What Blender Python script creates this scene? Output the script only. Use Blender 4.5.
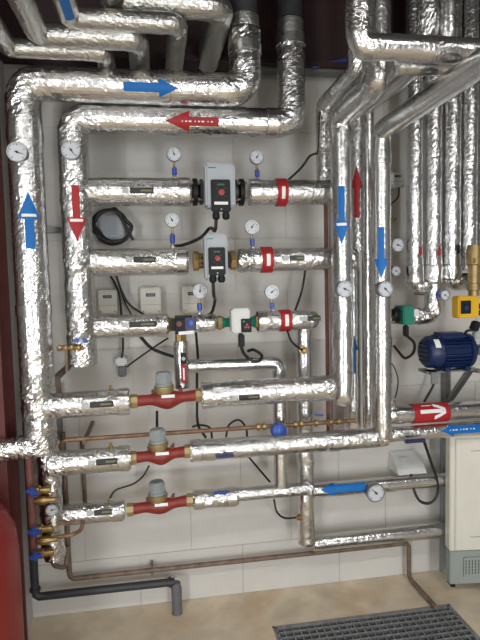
import bpy, bmesh, math, random
from mathutils import Vector, Matrix, noise
random.seed(7)
sc = bpy.context.scene
for o in list(bpy.data.objects):
    bpy.data.objects.remove(o)
C = sc.collection
V = Vector
PI = math.pi

# ------------------------------------------------------------ camera
F = 530.0
YAW, PITCH, ROLL = math.radians(9.12), math.radians(4.09), math.radians(-1.33)
DIST, CAMH = 2.5, 1.545
fwd = V((math.sin(YAW)*math.cos(PITCH), math.cos(YAW)*math.cos(PITCH), -math.sin(PITCH)))
r0 = V((math.cos(YAW), -math.sin(YAW), 0)); u0 = r0.cross(fwd)
rgt = math.cos(ROLL)*r0 + math.sin(ROLL)*u0
upv = -math.sin(ROLL)*r0 + math.cos(ROLL)*u0
CAM = V((0, -DIST, CAMH))
cd = bpy.data.cameras.new('camera'); cam = bpy.data.objects.new('camera', cd); C.objects.link(cam)
cd.sensor_fit = 'VERTICAL'; cd.sensor_height = 36; cd.lens = F/640*36; cd.clip_start = .02
M4 = Matrix((rgt, upv, -fwd)).transposed().to_4x4(); M4.translation = CAM
cam.matrix_world = M4
sc.camera = cam

# ------------------------------------------------------------ world, exposure, lights
w = bpy.data.worlds.new('world'); sc.world = w; w.use_nodes = True
w.node_tree.nodes['Background'].inputs[0].default_value = (.8, .88, 1, 1)
w.node_tree.nodes['Background'].inputs[1].default_value = .6
sc.view_settings.view_transform = 'Standard'; sc.view_settings.look = 'None'
sc.view_settings.gamma = 1; sc.view_settings.use_curve_mapping = False
sc.view_settings.exposure = 0.18
sc.cycles.max_bounces = 7; sc.cycles.diffuse_bounces = 4; sc.cycles.glossy_bounces = 4
sc.cycles.use_denoising = True; sc.cycles.sample_clamp_indirect = 4

def area(name, loc, rot, sx, sy, power, col=(1, 1, 1), parent=None):
    l = bpy.data.lights.new(name, 'AREA'); l.shape = 'RECTANGLE'; l.size = sx; l.size_y = sy
    l.energy = power; l.color = col
    o = bpy.data.objects.new(name, l); C.objects.link(o); o.location = loc; o.rotation_euler = rot
    o.parent = parent
    return o
ROOM_L, ROOM_R, ROOM_B, ROOM_H = -2.9, 3.4, -5.4, 3.35
# daylight entering by the two doorways of the rear wall (the room is a plant room with doors behind the viewer)
DOORS = ((-2.2, .8, 2.3, 72), (1.2, .8, 2.3, 66))
for x, dw, dh, pw in DOORS:
    area('daylight', (x, ROOM_B+.02, dh/2), (math.radians(90), 0, 0), dw, dh, pw, (.95, .98, 1))

# ------------------------------------------------------------ materials
def mat(name, col, rough=.5, metal=0, var=0, vscale=8, bump=0, bscale=40, spec=.5, emit=None, est=0, stretch=None):
    m = bpy.data.materials.new(name); m.use_nodes = True
    nt = m.node_tree; b = nt.nodes['Principled BSDF']
    b.inputs['Base Color'].default_value = (*col, 1); b.inputs['Roughness'].default_value = rough
    b.inputs['Metallic'].default_value = metal; b.inputs['Specular IOR Level'].default_value = spec
    tc = nt.nodes.new('ShaderNodeTexCoord'); src = tc.outputs['Object']
    if stretch:
        mp = nt.nodes.new('ShaderNodeMapping'); mp.inputs['Scale'].default_value = stretch
        nt.links.new(src, mp.inputs[0]); src = mp.outputs[0]
    n = nt.nodes.new('ShaderNodeTexNoise'); n.inputs['Scale'].default_value = vscale; n.inputs['Detail'].default_value = 5
    nt.links.new(src, n.inputs['Vector'])
    r = nt.nodes.new('ShaderNodeValToRGB')
    v = var if var else .03
    r.color_ramp.elements[0].position = .3; r.color_ramp.elements[1].position = .7
    r.color_ramp.elements[0].color = (*[c*(1-v) for c in col], 1)
    r.color_ramp.elements[1].color = (*[min(1, c*(1+v)) for c in col], 1)
    nt.links.new(n.outputs[0], r.inputs[0]); nt.links.new(r.outputs[0], b.inputs['Base Color'])
    if bump:
        n2 = nt.nodes.new('ShaderNodeTexNoise'); n2.inputs['Scale'].default_value = bscale; n2.inputs['Detail'].default_value = 6
        nt.links.new(src, n2.inputs['Vector'])
        bp = nt.nodes.new('ShaderNodeBump'); bp.inputs['Strength'].default_value = bump; bp.inputs['Distance'].default_value = .01
        nt.links.new(n2.outputs[0], bp.inputs['Height']); nt.links.new(bp.outputs[0], b.inputs['Normal'])
    if emit:
        b.inputs['Emission Color'].default_value = (*emit, 1); b.inputs['Emission Strength'].default_value = est
    return m

def foil(name, rough, strength, scale, col=(.74, .74, .735)):
    m = bpy.data.materials.new(name); m.use_nodes = True
    nt = m.node_tree; b = nt.nodes['Principled BSDF']
    b.inputs['Metallic'].default_value = 1
    tc = nt.nodes.new('ShaderNodeTexCoord')
    n = nt.nodes.new('ShaderNodeTexNoise'); n.inputs['Scale'].default_value = scale*.35; n.inputs['Detail'].default_value = 3
    nt.links.new(tc.outputs['Object'], n.inputs['Vector'])
    mix = nt.nodes.new('ShaderNodeMixRGB'); mix.inputs[0].default_value = .06       # distort the cells into creases
    nt.links.new(tc.outputs['Object'], mix.inputs[1]); nt.links.new(n.outputs[1], mix.inputs[2])
    vo = nt.nodes.new('ShaderNodeTexVoronoi'); vo.feature = 'F1'; vo.inputs['Scale'].default_value = scale
    nt.links.new(mix.outputs[0], vo.inputs['Vector'])
    n3 = nt.nodes.new('ShaderNodeTexNoise'); n3.inputs['Scale'].default_value = scale*2.2; n3.inputs['Detail'].default_value = 4
    nt.links.new(tc.outputs['Object'], n3.inputs['Vector'])
    ad = nt.nodes.new('ShaderNodeMath'); ad.operation = 'MULTIPLY_ADD'; ad.inputs[1].default_value = .55
    nt.links.new(n3.outputs[0], ad.inputs[0]); nt.links.new(vo.outputs['Distance'], ad.inputs[2])
    # crumpling comes and goes along the pipe
    n4 = nt.nodes.new('ShaderNodeTexNoise'); n4.inputs['Scale'].default_value = 5; n4.inputs['Detail'].default_value = 2
    nt.links.new(tc.outputs['Object'], n4.inputs['Vector'])
    mr = nt.nodes.new('ShaderNodeMapRange'); mr.inputs[1].default_value = .35; mr.inputs[2].default_value = .7
    mr.inputs[3].default_value = strength*.45; mr.inputs[4].default_value = strength*1.3
    nt.links.new(n4.outputs[0], mr.inputs[0])
    bp = nt.nodes.new('ShaderNodeBump'); bp.inputs['Distance'].default_value = .01
    nt.links.new(mr.outputs[0], bp.inputs['Strength'])
    nt.links.new(ad.outputs[0], bp.inputs['Height']); nt.links.new(bp.outputs[0], b.inputs['Normal'])
    r = nt.nodes.new('ShaderNodeValToRGB')
    r.color_ramp.elements[0].position = .3; r.color_ramp.elements[1].position = .7
    r.color_ramp.elements[0].color = (*[c*.86 for c in col], 1); r.color_ramp.elements[1].color = (*col, 1)
    nt.links.new(n3.outputs[0], r.inputs[0]); nt.links.new(r.outputs[0], b.inputs['Base Color'])
    b.inputs['Roughness'].default_value = rough
    return m

M = dict(
    foil=foil('foil_crumpled', .23, .2, 80), foils=foil('foil_smooth', .25, .13, 60),
    foilh=foil('foil_overhead', .22, .22, 75), foild=foil('foil_dull', .34, .2, 70, (.60, .595, .57)),
    wall=mat('painted_block', (.61, .588, .55), .75, var=.06, vscale=3, bump=.12, bscale=60),
    joint=mat('painted_joint', (.55, .54, .52), .85, var=.05),
    wallside=mat('side_plaster', (.50, .49, .48), .8, var=.06, vscale=5, bump=.1),
    room=mat('room_plaster', (.26, .255, .25), .85, var=.05, vscale=2),
    ceil=mat('dark_ceiling', (.10, .095, .095), .9, var=.1, vscale=2),
    floor=mat('concrete_floor', (.70, .60, .45), .65, var=.2, vscale=6, bump=.1, bscale=60),
    maroon=mat('red_oxide_steel', (.10, .018, .015), .6, var=.15, vscale=12),
    beam=mat('dark_beam', (.035, .014, .016), .7, var=.2, vscale=6),
    tank=mat('tank_red', (.25, .017, .015), .4, var=.04, vscale=6),
    pit=mat('pit_dark', (.2, .2, .2), .9), steel=mat('galvanised', (.30, .31, .31), .45, 1, .2, 20),
    grate=mat('grate_steel', (.30, .31, .315), .5, .4, .2, 30),
    black=mat('black_plastic', (.012, .012, .013), .5, spec=.25), cable=mat('cable_black', (.015, .015, .016), .5),
    blackpipe=mat('black_pipe', (.035, .036, .04), .45, var=.1), sleeve=mat('grey_sleeve', (.13, .13, .14), .6, var=.15, vscale=40),
    blue=mat('arrow_blue', (.004, .145, .48), .45, spec=.3), red=mat('arrow_red', (.38, .02, .025), .45, spec=.3),
    white=mat('white_print', (.85, .85, .85), .5), tagblack=mat('tag_black', (.02, .02, .018), .35),
    tagtext=mat('tag_yellow', (.26, .26, .11), .5), taggrey=mat('tag_grey', (.45, .45, .45), .4),
    dial=mat('dial_white', (.60, .63, .67), .35), bezel=mat('bezel_steel', (.36, .36, .37), .35, 1),
    needle=mat('needle', (.03, .03, .05), .5), brass=mat('brass', (.42, .29, .12), .38, .85, .2, 40),
    brassd=mat('brass_dull', (.36, .26, .12), .45, .7, .25, 30),
    bluecock=mat('cock_blue', (.03, .08, .38), .35), navy=mat('navy_plastic', (.015, .025, .11), .4),
    motor=mat('motor_blue', (.004, .017, .075), .38, var=.1), valve=mat('valve_red', (.24, .024, .017), .42, var=.22, vscale=25),
    capgrey=mat('cap_grey', (.27, .30, .31), .5, var=.1), cream=mat('cream_ring', (.40, .31, .15), .45, .6),
    pump=mat('pump_grey', (.42, .45, .48), .5), panel=mat('panel_black', (.010, .013, .016), .5, spec=.25),
    green=mat('pump_green', (.01, .20, .13), .4), led=mat('led_green', (.02, .25, .06), .4), knob=mat('knob_red', (.35, .03, .025), .4),
    box=mat('box_cream', (.66, .63, .55), .5), boxw=mat('box_white', (.68, .69, .68), .5), boxg=mat('box_grey', (.40, .42, .43), .5), tan=mat('tan_steel', (.36, .32, .28), .5, .3, .15, 20),
    screen=mat('screen_dark', (.06, .07, .06), .3), copper=mat('rusty_copper', (.26, .15, .09), .55, .5, .35, 25),
    rust=mat('rusty_pipe', (.20, .145, .105), .6, .3, .35, 20), redpipe=mat('oxide_pipe', (.17, .06, .05), .55, var=.3, vscale=15),
    yellow=mat('yellow_plastic', (.72, .42, .02), .4), cab=mat('cabinet_cream', (.70, .68, .60), .4), cabg=mat('cabinet_grey', (.30, .34, .31), .45),
    line=mat('cabinet_groove', (.30, .29, .26), .6), lamp=mat('lamp_tube', (1, 1, 1), .5, emit=(1, .97, .92), est=6),
    tray=mat('tray_grey', (.20, .20, .20), .5, .3),
)

# rusty stains and scuffs on the concrete
nt = M['floor'].node_tree; b_ = nt.nodes['Principled BSDF']; old = b_.inputs['Base Color'].links[0].from_socket
tc_ = nt.nodes.new('ShaderNodeTexCoord'); n_ = nt.nodes.new('ShaderNodeTexNoise'); n_.inputs['Scale'].default_value = 3.2; n_.inputs['Detail'].default_value = 6
nt.links.new(tc_.outputs['Object'], n_.inputs['Vector'])
mr_ = nt.nodes.new('ShaderNodeMapRange'); mr_.inputs[1].default_value = .52; mr_.inputs[2].default_value = .72; mr_.inputs[4].default_value = .6
nt.links.new(n_.outputs[0], mr_.inputs[0])
mx_ = nt.nodes.new('ShaderNodeMixRGB'); mx_.inputs[2].default_value = (.52, .33, .17, 1)
nt.links.new(mr_.outputs[0], mx_.inputs[0]); nt.links.new(old, mx_.inputs[1]); nt.links.new(mx_.outputs[0], b_.inputs['Base Color'])

# ------------------------------------------------------------ helpers
def at(u, v, d):
    """point of the photo's pixel on the plane at distance d in front of the back wall"""
    ray = fwd + rgt*((u-240)/F) + upv*((320-v)/F)
    return CAM + ray*((DIST-d)/ray.y)
def X(u, v, d): return at(u, v, d).x
def Z(u, v, d): return at(u, v, d).z
def S(d): return (DIST-d)/F

class MB:
    def __init__(s): s.v = []; s.f = []
    def add(s, vs, fs):
        k = len(s.v); s.v += [V(a) for a in vs]; s.f += [tuple(i+k for i in f) for f in fs]; return s
    def box(s, c, size, rot=None, bev=0):
        c = V(c); hx, hy, hz = size[0]/2, size[1]/2, size[2]/2
        if bev:
            bm = bmesh.new(); bmesh.ops.create_cube(bm, size=1)
            for vv in bm.verts: vv.co = V((vv.co.x*size[0], vv.co.y*size[1], vv.co.z*size[2]))
            bmesh.ops.bevel(bm, geom=bm.edges[:], offset=bev, segments=2, affect='EDGES')
            bm.verts.index_update()
            vs = [vv.co.copy() for vv in bm.verts]; fs = [tuple(q.index for q in f.verts) for f in bm.faces]; bm.free()
        else:
            vs = [V((x, y, z)) for x in (-hx, hx) for y in (-hy, hy) for z in (-hz, hz)]
            fs = [(0, 1, 3, 2), (4, 6, 7, 5), (0, 4, 5, 1), (2, 3, 7, 6), (0, 2, 6, 4), (1, 5, 7, 3)]
        if rot: vs = [rot @ a for a in vs]
        return s.add([a+c for a in vs], fs)
    def lathe(s, o, ax, prof, seg=24, cap=True, squash=None):
        o = V(o); ax = V(ax).normalized()
        t = V((0, 0, 1)) if abs(ax.z) < .9 else V((0, 1, 0))
        a = ax.cross(t).normalized(); b = ax.cross(a)
        vs = []; n = len(prof)
        for h, r in prof:
            for i in range(seg):
                q = 2*PI*i/seg
                vs.append(o + ax*h + (a*math.cos(q) + b*math.sin(q))*max(r, 1e-5))
        fs = [(j*seg+i, j*seg+(i+1) % seg, (j+1)*seg+(i+1) % seg, (j+1)*seg+i) for j in range(n-1) for i in range(seg)]
        if cap: fs += [tuple(range(seg-1, -1, -1)), tuple(range((n-1)*seg, n*seg))]
        return s.add(vs, fs)
    def cyl(s, a, b, r, seg=16, r2=None):
        a = V(a); b = V(b); L = (b-a).length
        return s.lathe(a, b-a, [(0, r), (L, r if r2 is None else r2)], seg)
    def tube(s, pts, r, seg=10, fr=None, cap=True):
        pts = [V(p) for p in pts]; n = len(pts)
        T = [(pts[min(i+1, n-1)]-pts[max(i-1, 0)]).normalized() for i in range(n)]
        t = V((0, 0, 1)) if abs(T[0].z) < .9 else V((0, 1, 0))
        a = T[0].cross(t).normalized(); vs = []; A = []
        for i in range(n):
            a = (a - T[i]*a.dot(T[i])).normalized(); b = T[i].cross(a)
            for k in range(seg):
                q = 2*PI*k/seg; dirn = a*math.cos(q)+b*math.sin(q)
                rr = r if fr is None else fr(i, pts[i], dirn)
                vs.append(pts[i] + dirn*rr)
        fs = [(j*seg+k, j*seg+(k+1) % seg, (j+1)*seg+(k+1) % seg, (j+1)*seg+k) for j in range(n-1) for k in range(seg)]
        if cap: fs += [tuple(range(seg-1, -1, -1)), tuple(range((n-1)*seg, n*seg))]
        return s.add(vs, fs)
    def build(s, name, m, parent=None, smooth=True, local=False):
        off = V((0, 0, 0))
        if parent is not None and not local:
            q = parent
            while q: off += q.location; q = q.parent
        me = bpy.data.meshes.new(name)
        me.from_pydata([tuple(a-off) for a in s.v], [], s.f)
        me.materials.append(M[m] if isinstance(m, str) else m)
        bm = bmesh.new(); bm.from_mesh(me); bmesh.ops.recalc_face_normals(bm, faces=bm.faces); bm.to_mesh(me); bm.free()
        if smooth:
            me.shade_smooth()
            me.set_sharp_from_angle(angle=math.radians(40))
        o = bpy.data.objects.new(name, me); C.objects.link(o); o.parent = parent
        return o

def tag(o, label=None, cat=None, group=None, kind=None):
    for k, v in (('label', label), ('category', cat), ('group', group), ('kind', kind)):
        if v: o[k] = v
    return o
def thing(name, label, cat, loc, group=None):
    o = bpy.data.objects.new(name, None); C.objects.link(o); o.location = loc; o.empty_display_size = .05
    bpy.context.view_layer.update()
    return tag(o, label, cat, group)
def solo(o, label, cat, group=None):
    """a one-mesh thing: move its origin to its own middle bottom"""
    vs = o.data.vertices; n = len(vs)
    c = V((sum(v.co.x for v in vs)/n, sum(v.co.y for v in vs)/n, min(v.co.z for v in vs)))
    o.data.transform(Matrix.Translation(-c)); o.location = c
    return tag(o, label, cat, group)

def bent(path, br, ds=.010):
    """polyline with rounded corners, resampled; returns points and corner arclengths"""
    path = [V(p) for p in path]; out = [path[0]]; corners = []
    for i in range(1, len(path)-1):
        a, b, c = path[i-1], path[i], path[i+1]
        d1 = (a-b).normalized(); d2 = (c-b).normalized()
        k = min(br, (a-b).length*.48, (c-b).length*.48)
        p, q = b+d1*k, b+d2*k
        for j in range(9):
            t = j/8; out.append(p*(1-t)**2 + b*2*t*(1-t) + q*t*t)
        corners.append(b)
    out.append(path[-1])
    res = [out[0]]
    for p in out[1:]:
        L = (p-res[-1]).length
        if L < 1e-6: continue
        st = res[-1]; n = max(1, round(L/ds))
        if L < ds*.5: continue
        for j in range(1, n+1): res.append(st+(p-st)*(j/n))
    return res, corners

PIPES = []
def foilpipe(path, r, label, m='foil', name='insulated_pipe', br=None, amp=.0013, crumple=.0045, group=None, seg=34, cat='pipe', bands=(), dome=False, rough_ends=True, extra=()):
    pts, cor = bent(path, br or r*1.35)
    hot = list(cor) + ([pts[0], pts[-1]] if rough_ends else []) + [V(e) for e in extra]
    n = len(pts); seed = V((random.random()*50, random.random()*50, random.random()*50))
    T = thing(name, label, cat, pts[0] if pts[0].z <= pts[-1].z else pts[-1], group)
    wts = [max([math.exp(-((p-h).length/(r*1.5))**2) for h in hot] + [0]) for p in pts]
    def fr(i, p, dn):
        q = p + dn*r + seed
        e = amp + crumple*wts[i]
        k = noise.noise(q*22)*.9 + abs(noise.noise(q*48))*.8 - .25
        f = r + e*k + (random.gauss(0, .00042 + .0006*wts[i]) if m == 'foil' else random.gauss(0, .0003 if m == 'foild' else .00018))
        if m == 'foil' or True:
            dd = min(i, n-1-i)
            if dome and dd < 4: f *= (.45, .75, .9, .97)[dd]
            elif dd == 0: f -= r*.06
        return f
    mb = MB(); mb.tube(pts, r, seg, fr)
    jk = mb.build('foil_jacket', m, T)
    if m in ('foil', 'foild'): jk.data.shade_flat()
    for bpt, ax in bands:
        MB().lathe(V(bpt)-V(ax).normalized()*.02, ax, [(0, r+.001), (.001, r+.0032), (.039, r+.0032), (.04, r+.001)], 28, False).build('foil_tape', 'foils', T)
    return T

def sticker(parent, name, o, ax, r, slices, m, n=V((0, -1, 0)), nt=8, off=.0045):
    """sheet wrapped on a cylinder: slices (s along axis, half width, optional centre)"""
    ax = V(ax).normalized(); n = (V(n) - ax*V(n).dot(ax)).normalized(); b = ax.cross(n)
    vs = []; rr = r+off
    for sl in slices:
        s_, hw = sl[0], sl[1]; c = sl[2] if len(sl) > 2 else 0
        for k in range(nt+1):
            th = (c - hw + 2*hw*k/nt)/rr
            vs.append(V(o) + ax*s_ + (n*math.cos(th)+b*math.sin(th))*rr)
    k = nt+1
    fs = [(j*k+i, j*k+i+1, (j+1)*k+i+1, (j+1)*k+i) for j in range(len(slices)-1) for i in range(nt)]
    return MB().add(vs, fs).build(name, m, parent)

def camdir(p): return (CAM-V(p)).normalized()

def arrow(parent, tip, tail, r, head, hw, sw, m, label, text=True, pos='head'):
    """flow arrow wrapped on the pipe from tail to tip (axis points)"""
    tip, tail = V(tip), V(tail); ax = (tip-tail); L = ax.length; ax = ax.normalized()
    n = camdir((tip+tail)/2)
    sl = [(L*0+ (L-head)*i/6, sw) for i in range(7)] + [(L-head+.0005, hw)] + [(L-head + head*i/6, max(hw*(1-i/6), .0006)) for i in range(1, 7)]
    a = sticker(parent, 'flow_arrow', tail, ax, r, sl, m, n)
    a['label'] = label
    if text:
        if pos == 'head':
            sticker(a, 'lettering', tail, ax, r, [(L-head+.006, hw*.66), (L-head+.017, hw*.62)], 'white', n, off=.0052)
        else:
            x0 = L-head*.8
            for i in range(9):
                x = L-head*.72-(i*.017)
                if x < .02: break
                sticker(a, 'lettering', tail, ax, r, [(x, .0022), (x+.004+.007*((i*7) % 3)/2, .0028)], 'white', n, nt=2, off=.0052)
    return a

def pipe_tag(parent, o, ax, r, w=.095, h=.024, grey=True, n=None):
    """black name tag with small yellowish lettering, wrapped on a pipe"""
    n = n or camdir(o)
    t = sticker(parent, 'name_tag', o, ax, r, [(-w/2, h*.42), (-w/2+.004, h/2), (w/2-.004, h/2), (w/2, h*.42)], 'tagblack', n)
    for i in range(6):
        x = -w*.04 + i*w*.08
        sticker(t, 'lettering', o, ax, r, [(x, h*.16), (x+w*.045, h*.13+h*.06*(i % 2))], 'tagtext', n, nt=2, off=.0052)
    if grey:
        sticker(t, 'edge_strip', o, ax, r, [(-w/2-.03, h*.45), (-w/2-.004, h*.45)], 'taggrey', n)
    return t

def band(parent, c, ax, r, w, label, m='red'):
    a = V(ax).normalized()
    o = MB().lathe(V(c)-a*w/2, a, [(0, r), (.002, r+.0055), (w-.002, r+.0055), (w, r)], 32, False).build('colour_band', m, parent)
    o['label'] = label
    n = camdir(c)
    sticker(o, 'lettering', V(c), a, r, [(-w*.16, .026), (w*.16, .026)], 'white', n, off=.0068)
    return o

def cable(pts, r, label, m='cable', name='cable', cat='cable', group=None):
    """smooth cord through the given points"""
    P = [V(p) for p in pts]; out = []
    Q = [P[0]*2-P[1]] + P + [P[-1]*2-P[-2]]
    for i in range(1, len(Q)-2):
        for j in range(8):
            t = j/8; a, b, c, d = Q[i-1], Q[i], Q[i+1], Q[i+2]
            out.append(.5*((2*b)+(c-a)*t+(2*a-5*b+4*c-d)*t*t+(3*b-a-3*c+d)*t**3))
    out.append(P[-1])
    return solo(MB().tube(out, r, 8).build(name, m), label, cat, group)

def gauge(c, R, label, ang=35, depth=.022, stem=None, wallstem=0, back=None, name='dial_gauge', cat='gauge', group=None, tilt=True):
    """round dial gauge facing the room; stem = (lower point, blue cock?)"""
    c = V(c); T = thing(name, label, cat, c, group)
    n = V((0, -1, 0))
    a, b = V((1, 0, 0)), V((0, 0, 1))
    MB().lathe(c+V((0, depth, 0)), n, [(0, R*.8), (.002, R*.93), (depth-.004, R*.96)], 28).build('case', back or 'bezel', T)
    MB().lathe(c+V((0, .005, 0)), n, [(0, R*.86), (0, R), (.005, R), (.009, R*.94), (.009, R*.86), (.003, R*.85)], 32, False).build('bezel', 'bezel', T)
    d = MB().lathe(c+V((0, .003, 0)), n, [(0, R*.9), (.002, R*.9)], 28).build('dial', 'dial', T)
    mk = MB()
    for i in range(13):
        q = math.radians(225-270*i/12); dr = a*math.cos(q)+b*math.sin(q); tg = -a*math.sin(q)+b*math.cos(q)
        k = .62 if i % 3 == 0 else .70
        p0, p1 = c+dr*R*k+n*.0003, c+dr*R*.80+n*.0003; wd = R*(.022 if i % 3 else .04)
        mk.add([p0-tg*wd, p0+tg*wd, p1+tg*wd, p1-tg*wd], [(0, 1, 2, 3)])
    mk.build('scale_marks', 'needle', d, False)
    q = math.radians(ang); dr = a*math.cos(q)+b*math.sin(q); tg = -a*math.sin(q)+b*math.cos(q)
    nd = MB(); z = n*.0016
    nd.add([c-dr*R*.22-tg*R*.07+z, c-dr*R*.22+tg*R*.07+z, c+dr*R*.66+tg*R*.02+z, c+dr*R*.66-tg*R*.02+z], [(0, 1, 2, 3)])
    nd.lathe(c, n, [(0, R*.12), (.003, R*.12), (.004, R*.05)], 12)
    nd.build('needle', 'needle', T, False)
    if wallstem:
        MB().cyl(c+V((0, depth*.8, 0)), (c.x, -wallstem, c.z), R*.22, 12).build('rear_stem', 'brass', T)
    if stem:
        lo = V(stem)
        top = c + V((0, depth*.6, -R*.9)); lo = V((top.x+(lo.x-top.x), top.y, lo.z))
        MB().cyl(top, lo, R*.16, 12).build('stem', 'brass', T)
        mid = top.lerp(lo, .52); h = (top-lo).length
        MB().lathe(mid-V((0, 0, h*.24)), (0, 0, 1), [(0, R*.2), (h*.06, R*.34), (h*.40, R*.34), (h*.46, R*.2)], 8).build('stopcock', 'bluecock', T)
        MB().box(mid+V((0, -R*.42, 0)), (R*.22, R*.2, h*.52), bev=.002).build('cock_handle', 'bluecock', T)
        MB().lathe(lo, (0, 0, 1), [(0, R*.34), (h*.14, R*.34), (h*.16, R*.2)], 6).build('hex_nut', 'bezel', T)
    return T

# ------------------------------------------------------------ room shell
WX0 = X(23, 440, 0)            # corner with the left return
WX1 = ROOM_R
WALLTOP = Z(240, 77, 0)
wb = MB(); wb.box(((WX0+WX1)/2-.1, .06, ROOM_H/2), (WX1-WX0+.2, .10, ROOM_H)).build('wall_back', 'joint', None, False)
tag(MB().box(((WX0+WX1)/2, .005, (WALLTOP+ROOM_H)/2+.01), (WX1-WX0, .01, ROOM_H-WALLTOP-.02)).build('wall_upper', 'beam', None, False), kind='structure')
wall = bpy.data.objects['wall_back']; tag(wall, kind='structure')
# painted masonry blocks, each with its own edges, on the wall
bw, bh, gap = .50, .25, .0022
bms = {}
nrow = int(WALLTOP/bh)+1
for r in range(nrow):
    x = WX0 - (bw/2 if r % 2 else 0)
    while x < WX1:
        xa, xb = max(x, WX0), min(x+bw, WX1); za, zb = r*bh, min((r+1)*bh, WALLTOP)
        x += bw
        if xb-xa < .03 or zb-za < .03: continue
        key = (round(xb-xa, 3), round(zb-za, 3))
        if key not in bms:
            t = MB().box((0, 0, 0), (key[0]-gap, .006, key[1]-gap), bev=.0012).build('block', 'wall', None, False, True)
            bms[key] = t.data; bpy.data.objects.remove(t)
        o = bpy.data.objects.new('block', bms[key]); C.objects.link(o); o.parent = wall
        o.location = ((xa+xb)/2, .0085+random.uniform(-.0004, .0004), (za+zb)/2)
# floor with a drain pit under the grate
gA, gB = at(275, 627, 0), at(449, 608, 0)
def floor_pt(u, v):
    ray = fwd + rgt*((u-240)/F) + upv*((320-v)/F); return CAM + ray*(-CAM.z/ray.z)
ga, gb, gc = floor_pt(275, 627), floor_pt(449.5, 607.5), floor_pt(474, 640)
GX0, GX1, GY1 = ga.x, gb.x, (ga.y+gb.y)/2; GY0 = GY1-.52
fm = MB()
xs = [ROOM_L-.1, GX0-.012, GX1+.012, ROOM_R+.1]; ys = [ROOM_B-.1, GY0-.012, GY1+.012, .01]
for i in range(3):
    for j in range(3):
        if i == 1 and j == 1: continue
        fm.add([(xs[i], ys[j], 0), (xs[i+1], ys[j], 0), (xs[i+1], ys[j+1], 0), (xs[i], ys[j+1], 0)], [(0, 1, 2, 3)])
tag(fm.build('floor', 'floor', None, False), kind='structure')
pm = MB(); a, b, c, d = (xs[1], ys[1]), (xs[2], ys[1]), (xs[2], ys[2]), (xs[1], ys[2])
for p, q in ((a, b), (b, c), (c, d), (d, a)):
    pm.add([(*p, 0), (*q, 0), (*q, -.25), (*p, -.25)], [(0, 1, 2, 3)])
pm.add([(*p, -.25) for p in (a, b, c, d)], [(0, 1, 2, 3)])
tag(pm.build('floor_pit', 'pit', None, False), kind='structure')
tag(MB().box(((ROOM_L+ROOM_R)/2, ROOM_B/2, ROOM_H+.05), (ROOM_R-ROOM_L+.4, -ROOM_B+.4, .1)).build('ceiling', 'ceil', None, False), kind='structure')
# left return of the wall, then the rest of the room
LD = .22
tag(MB().box((WX0-.06, -LD/2, ROOM_H/2), (.12, LD, ROOM_H)).build('wall_left_return', 'wallside', None, False), kind='structure')
tag(MB().box((ROOM_L-.05, ROOM_B/2, ROOM_H/2), (.1, -ROOM_B, ROOM_H)).build('wall_left', 'room', None, False), kind='structure')
tag(MB().box(((ROOM_L+WX0-.1)/2, .06, ROOM_H/2), (WX0-.1-ROOM_L, .1, ROOM_H)).build('wall_back_left', 'room', None, False), kind='structure')
tag(MB().box((ROOM_R+.05, ROOM_B/2, ROOM_H/2), (.1, -ROOM_B, ROOM_H)).build('wall_right', 'room', None, False), kind='structure')
rm = MB(); xcut = [ROOM_L-.1]
for x, dw, dh, pw in DOORS: xcut += [x-dw/2, x+dw/2]
xcut.append(ROOM_R+.1)
for i in range(0, len(xcut), 2):
    rm.box(((xcut[i]+xcut[i+1])/2, ROOM_B-.05, ROOM_H/2), (xcut[i+1]-xcut[i], .1, ROOM_H))
for x, dw, dh, pw in DOORS: rm.box((x, ROOM_B-.05, (ROOM_H+dh)/2), (dw, .1, ROOM_H-dh))
tag(rm.build('wall_rear', 'room', None, False), kind='structure')

# dark steel beam over the wall and column at the left
bz0 = WALLTOP+.02
T = thing('steel_beam', 'dark red oxide steel beam running along the top of the white wall', 'beam', (WX0, -.05, bz0))
L = WX1-WX0
MB().box((WX0+L/2, -.06, bz0+.01), (L, .11, .02)).build('lower_flange', 'beam', T, False)
MB().box((WX0+L/2, -.035, bz0+.2), (L, .03, .36)).build('web', 'beam', T, False)
MB().box((WX0+L/2, -.06, bz0+.39), (L, .11, .02)).build('upper_flange', 'beam', T, False)
cx = X(7, 260, .225)
T = thing('steel_column', 'red oxide steel column standing at the left end of the wall', 'column', (cx-.1, -.30, 0))
MB().box((cx-.11, -.375, ROOM_H/2), (.22, .016, ROOM_H)).build('front_flange', 'maroon', T, False)
MB().box((cx-.11, -.225, ROOM_H/2), (.22, .016, ROOM_H)).build('rear_flange', 'maroon', T, False)
MB().box((cx-.11, -.30, ROOM_H/2), (.014, .134, ROOM_H)).build('web', 'maroon', T, False)
MB().box((cx-.11, -.30, .006), (.26, .20, .012)).build('base_plate', 'maroon', T, False)
# lamps behind and above the viewer
def batten(x, y, z, power, label):
    T = thing('batten_lamp', label, 'lamp', (x, y, z), 'ceiling batten lamps')
    MB().box((x, y, z+.05), (1.5, .12, .06), bev=.006).build('housing', 'boxw', T)
    for s in (-.03, .03): MB().cyl((x-.7, y+s, z+.005), (x+.7, y+s, z+.005), .013, 12).build('tube', 'lamp', T)
    for s in (-.55, .55): MB().cyl((x+s, y, z+.08), (x+s, y, ROOM_H), .004, 6).build('hanger', 'steel', T)
    area('lamp_light', (0, 0, -.03), (0, 0, 0), 1.4, .12, power, (1, .97, .93), T)
batten(-.9, -2.35, 2.75, 14, 'twin tube batten lamp hanging over the side of the red tank')
batten(1.5, -2.35, 2.75, 14, 'twin tube batten lamp hanging over the side of the cream cabinet')
batten(.3, -4.2, 2.75, 14, 'twin tube batten lamp hanging close to the rear doors')
tr = thing('cable_tray', 'grey metal cable tray fixed along the wall under the dark beam', 'cable tray', at(258, 74, .05))
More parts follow.
